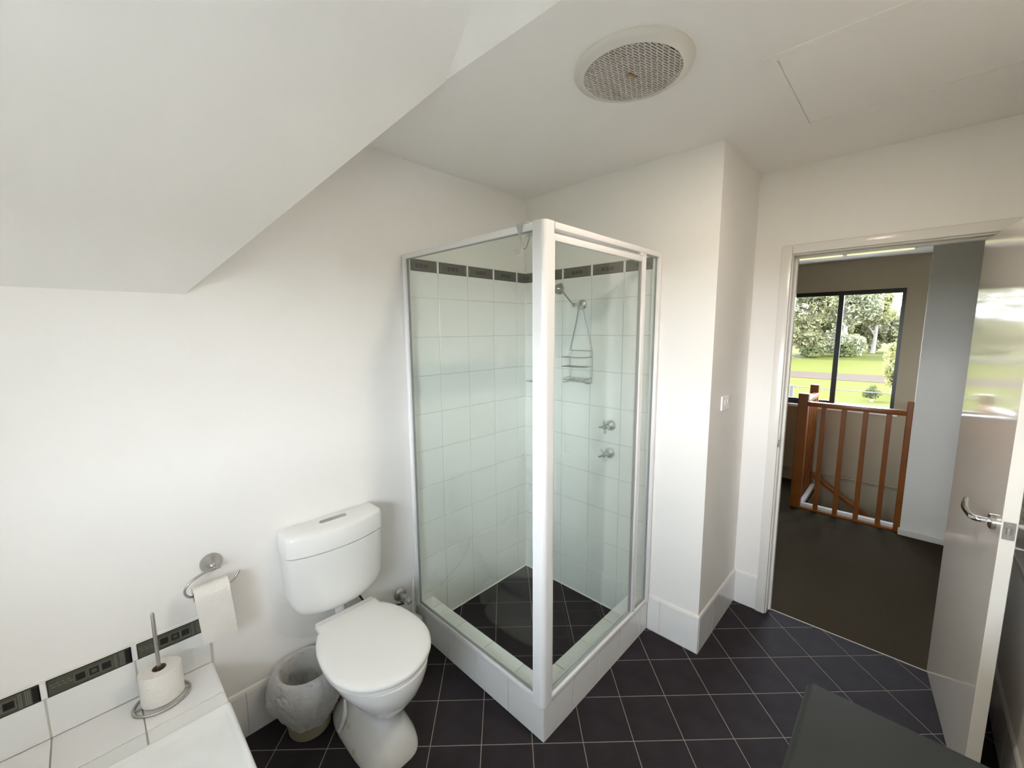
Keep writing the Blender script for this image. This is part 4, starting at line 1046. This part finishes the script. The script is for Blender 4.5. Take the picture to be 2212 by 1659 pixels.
# ================================================================== OUTSIDE
GZ = -2.8
lawn = struct('ground_lawn', M().add([(-400, -400, GZ), (400, -400, GZ), (400, 400, GZ), (-400, 400, GZ)], [(0, 1, 2, 3)]), GRASS, 'sunlit green lawn below the hall window')
pp = []
pth = M(); N = 30
top = [(-60 + 4*k, 49.0 + 0.6*sin(k*0.4)) for k in range(N+1)]; bot = [(-60 + 4*k, 41.8 + 0.5*sin(k*0.5+1)) for k in range(N+1)]
pth.loft([[(x, y, GZ+0.02) for x, y in bot], [(x, y, GZ+0.02) for x, y in top]], False, False, closed=False)
struct('ground_path', pth, PATH, 'pinkish gravel drive crossing the lawn')
hm = M(); rows = []
for i in range(14):
    y = 110 + i*12; row = []
    for j in range(40):
        x = -120 + j*6
        ramp = min(1, i/9)
        z = GZ - 0.5 + ramp*(11.5 + 2.0*sin(x*0.03+1.0) + 0.8*sin(x*0.11) + 0.03*x) 
        row.append((x, y, z))
    rows.append(row)
hm.loft(rows, False, False, closed=False)
struct('ground_hill', hm, HILLM, 'pale scrubby hillside behind the trees', 60)

def foliage(rn, blobs, n, size):
    vs, fs = [], []
    tot = sum(b[3]*b[4] for b in blobs)
    for (cx, cy_, cz, rx, rz_) in blobs:
        for _ in range(int(n*rx*rz_/tot)):
            while True:
                a, b, c = rn.uniform(-1, 1), rn.uniform(-1, 1), rn.uniform(-1, 1)
                d = a*a+b*b+c*c
                if 0.25 < d < 1: break
            p = Vector((cx + a*rx, cy_ + b*rx, cz + c*rz_))
            u = Vector((rn.uniform(-1, 1), rn.uniform(-1, 1), rn.uniform(-1, 1))).normalized()
            v = u.orthogonal().normalized(); v.rotate(Matrix.Rotation(rn.uniform(0, 6.28), 3, u))
            w = u.cross(v); s = size*rn.uniform(0.6, 1.3); o = len(vs)
            vs += [p - v*s - w*s*0.55, p + v*s - w*s*0.2, p + v*s*0.7 + w*s*0.5, p - v*s*0.8 + w*s*0.45]
            fs.append((o, o+1, o+2, o+3))
    return M().add(vs, fs)
def tree(name, label, x, y, h, r, lm, seed, cat='tree', group=None, low=0.25, n=2600, size=0.30, trunk=True, dens=9):
    rn = random.Random(seed)
    t = thing(name, label, cat, (x, y, GZ), group)
    blobs = []
    for k in range(dens):
        a = rn.uniform(0, 6.28); f = rn.uniform(low, 0.92); wid = r*(1.0 - 0.55*abs(f-0.5)*2)
        d = wid*rn.uniform(0.1, 0.75)
        blobs.append((x + d*cos(a), y + d*sin(a), GZ + h*f, r*rn.uniform(0.30, 0.5), h*rn.uniform(0.09, 0.17)))
    blobs.append((x, y, GZ + h*(low+1)/2, r*0.7, h*0.34*(1-low)))
    fo = obj('foliage', foliage(rn, blobs, n, size), lm, t); fo['kind'] = 'stuff'
    if trunk:
        bt_ = h*0.02 + 0.06
        obj('trunk', M().tube([(x, y, GZ-0.1), (x+rn.uniform(-.2, .2), y, GZ+h*0.3), (x+rn.uniform(-.3, .3), y, GZ+h*0.7)], bt_, 8, taper=[1.2, 0.9, 0.35]), BARK, t, 60)
        for k in range(4):
            a = rn.uniform(0, 6.28); z0 = GZ + h*rn.uniform(0.28, 0.5)
            obj('branch', M().tube([(x, y, z0), (x + r*0.3*cos(a), y + r*0.3*sin(a), z0 + h*0.12), (x + r*0.65*cos(a), y + r*0.65*sin(a), z0 + h*0.2)], bt_*0.45, 6, taper=[1, 0.7, 0.3]), BARK, t, 60)
    return t
G_ = 'trees beyond the drive'
tree('tall_tree', 'tall grey-green tree at the left edge of the hall window', -14.2, 74, 17.5, 5.6, LEAFB, 1, group=G_, low=0.16, n=9000, size=0.24)
tree('tall_tree', 'broad olive tree left of the window stile', -10.2, 79, 16.5, 4.8, LEAFA, 2, group=G_, low=0.08, n=9000, size=0.24)
tree('tall_tree', 'dense pale tree right of the window stile', -6.2, 82, 17.0, 4.6, LEAFB, 3, group=G_, low=0.08, n=9000, size=0.24)
tree('tall_tree', 'dark low-branched tree behind the window stile', -8.3, 90, 12.5, 4.4, LEAFD, 4, group=G_, low=0.05, n=5000, size=0.25)
tree('tall_tree', 'pale tree filling the gap beside the gum trunk', -4.6, 97, 11.5, 3.6, LEAFA, 7, group=G_, low=0.06, n=5000, size=0.26)
tree('gum_tree', 'thin gum tree with a forked pale trunk', -2.9, 92, 10.5, 3.0, LEAFC, 5, group=G_, low=0.60, n=1500)
gt = tree('tall_tree', 'rounded dark green tree before the hill', -0.4, 100, 7.4, 3.6, LEAFA, 6, group=G_, low=0.15, n=2600)
tree('tall_tree', 'small lime tree at the right edge of the hall window', 3.6, 90, 8.0, 3.2, LEAFC, 8, group=G_, low=0.10, n=2200)
for k, (x, y, h, r, lm_) in enumerate(((-21, 72, 16, 5.5, LEAFA), (-29, 76, 17, 6.0, LEAFB), (-37, 74, 16, 6.0, LEAFA), (-45, 78, 17, 6.0, LEAFB))):
    tree('tall_tree', ['first tall tree past the left edge of the hall window', 'second tall tree past the left edge of the hall window', 'third tall tree past the left edge of the hall window', 'fourth tall tree past the left edge of the hall window'][k], x, y, h, r, lm_, 40+k, group=G_, low=0.08, n=3600, size=0.42)
tree('garden_shrub', 'tall lime shrub at the lower right of the hall window', 1.15, 35.0, 3.6, 0.95, LEAFC, 9, 'shrub', low=0.05, n=1800, size=0.10)
tree('garden_shrub', 'small dark shrub on the near lawn', 0.35, 30.6, 0.95, 0.62, LEAFD, 10, 'shrub', low=0.05, n=700, size=0.07, dens=5)
for k, (x, y, h, r) in enumerate(((-13.0, 70, 2.2, 2.2), (-9.0, 74, 1.8, 2.2), (-5.4, 78, 2.0, 2.0))):
    tree('undergrowth_bush', ['dry bush under the leftmost tall tree', 'low bush under the broad olive tree', 'low bush under the dense pale tree'][k], x, y, h, r, LEAFD if k else LEAFA, 20+k, 'bush', 'bushes under the trees', low=0.05, n=900, size=0.2, trunk=False)
# bare branching tree at the far left
dt = thing('bare_tree', 'leafless tree with pale spreading branches', 'tree', (-12.6, 62, GZ))
rn = random.Random(11)
obj('trunk', M().tube([(-12.6, 62, GZ-0.1), (-12.4, 62, GZ+1.0), (-12.0, 62, GZ+1.9)], 0.13, 8, taper=[1.2, 1, 0.7]), TWIG, dt, 60)
for k in range(15):
    a = radians(-25 + 175*rn.random()); L = rn.uniform(2.0, 4.2); b = Vector((-12.3, 62 + rn.uniform(-.3, .3), GZ + rn.uniform(0.7, 1.9)))
    pts = [b]; d = Vector((cos(a), rn.uniform(-.3, .3), 0.65*sin(a)+0.12)).normalized()
    for q in range(5):
        d = (d + Vector((rn.uniform(-.18, .18), 0, rn.uniform(-.1, .2)))).normalized(); pts.append(pts[-1] + d*L/5)
    obj('branch', M().tube(pts, 0.05, 5, taper=[1, .8, .65, .5, .35, .2]), TWIG, dt, 60)

# unseen roof plane, added to keep the lawn's green bounce out of the window
struct('lawn_bounce_blocker', plane_thick([(-6, -3.25, 0.62), (8, -3.25, 0.62), (8, -10.5, -1.9), (-6, -10.5, -1.9)], (0, -0.03, -0.05)), ROOFM, 'added unseen roof plane blocking green lawn bounce below the dormer window')
struct('sky_blocker_eave', M().box((-0.5, YB-1.0, 2.06), (2.7, YB-0.30, 2.14)), ROOFM, 'added unseen overhang cutting steep sky light above the dormer window')  # unseen overhang, added to cut steep sky light falling on the lower walls
struct('balcony_slab', M().box((-1.2, YF+0.12, -0.30), (3.4, 4.40, -0.12)), CONC, 'balcony floor outside the hall window')
br = thing('balcony_railing', 'wire balcony railing with grey posts outside the hall window', 'railing', (0.76, 4.2, -0.12))
for x in (-0.9, 0.765, 2.43):
    obj('post', M().bbox((x-0.021, 4.18, -0.12), (x+0.021, 4.222, 0.915), 0.003, 1), GALV, br)
for z in (0.30, 0.45, 0.60, 0.75, 0.896):
    obj('wire', M().tube([(-1.0, 4.2, z), (0.7, 4.2, z), (2.6, 4.2, z)], 0.0035 if z < 0.8 else 0.006, 6), GALV, br, 60)
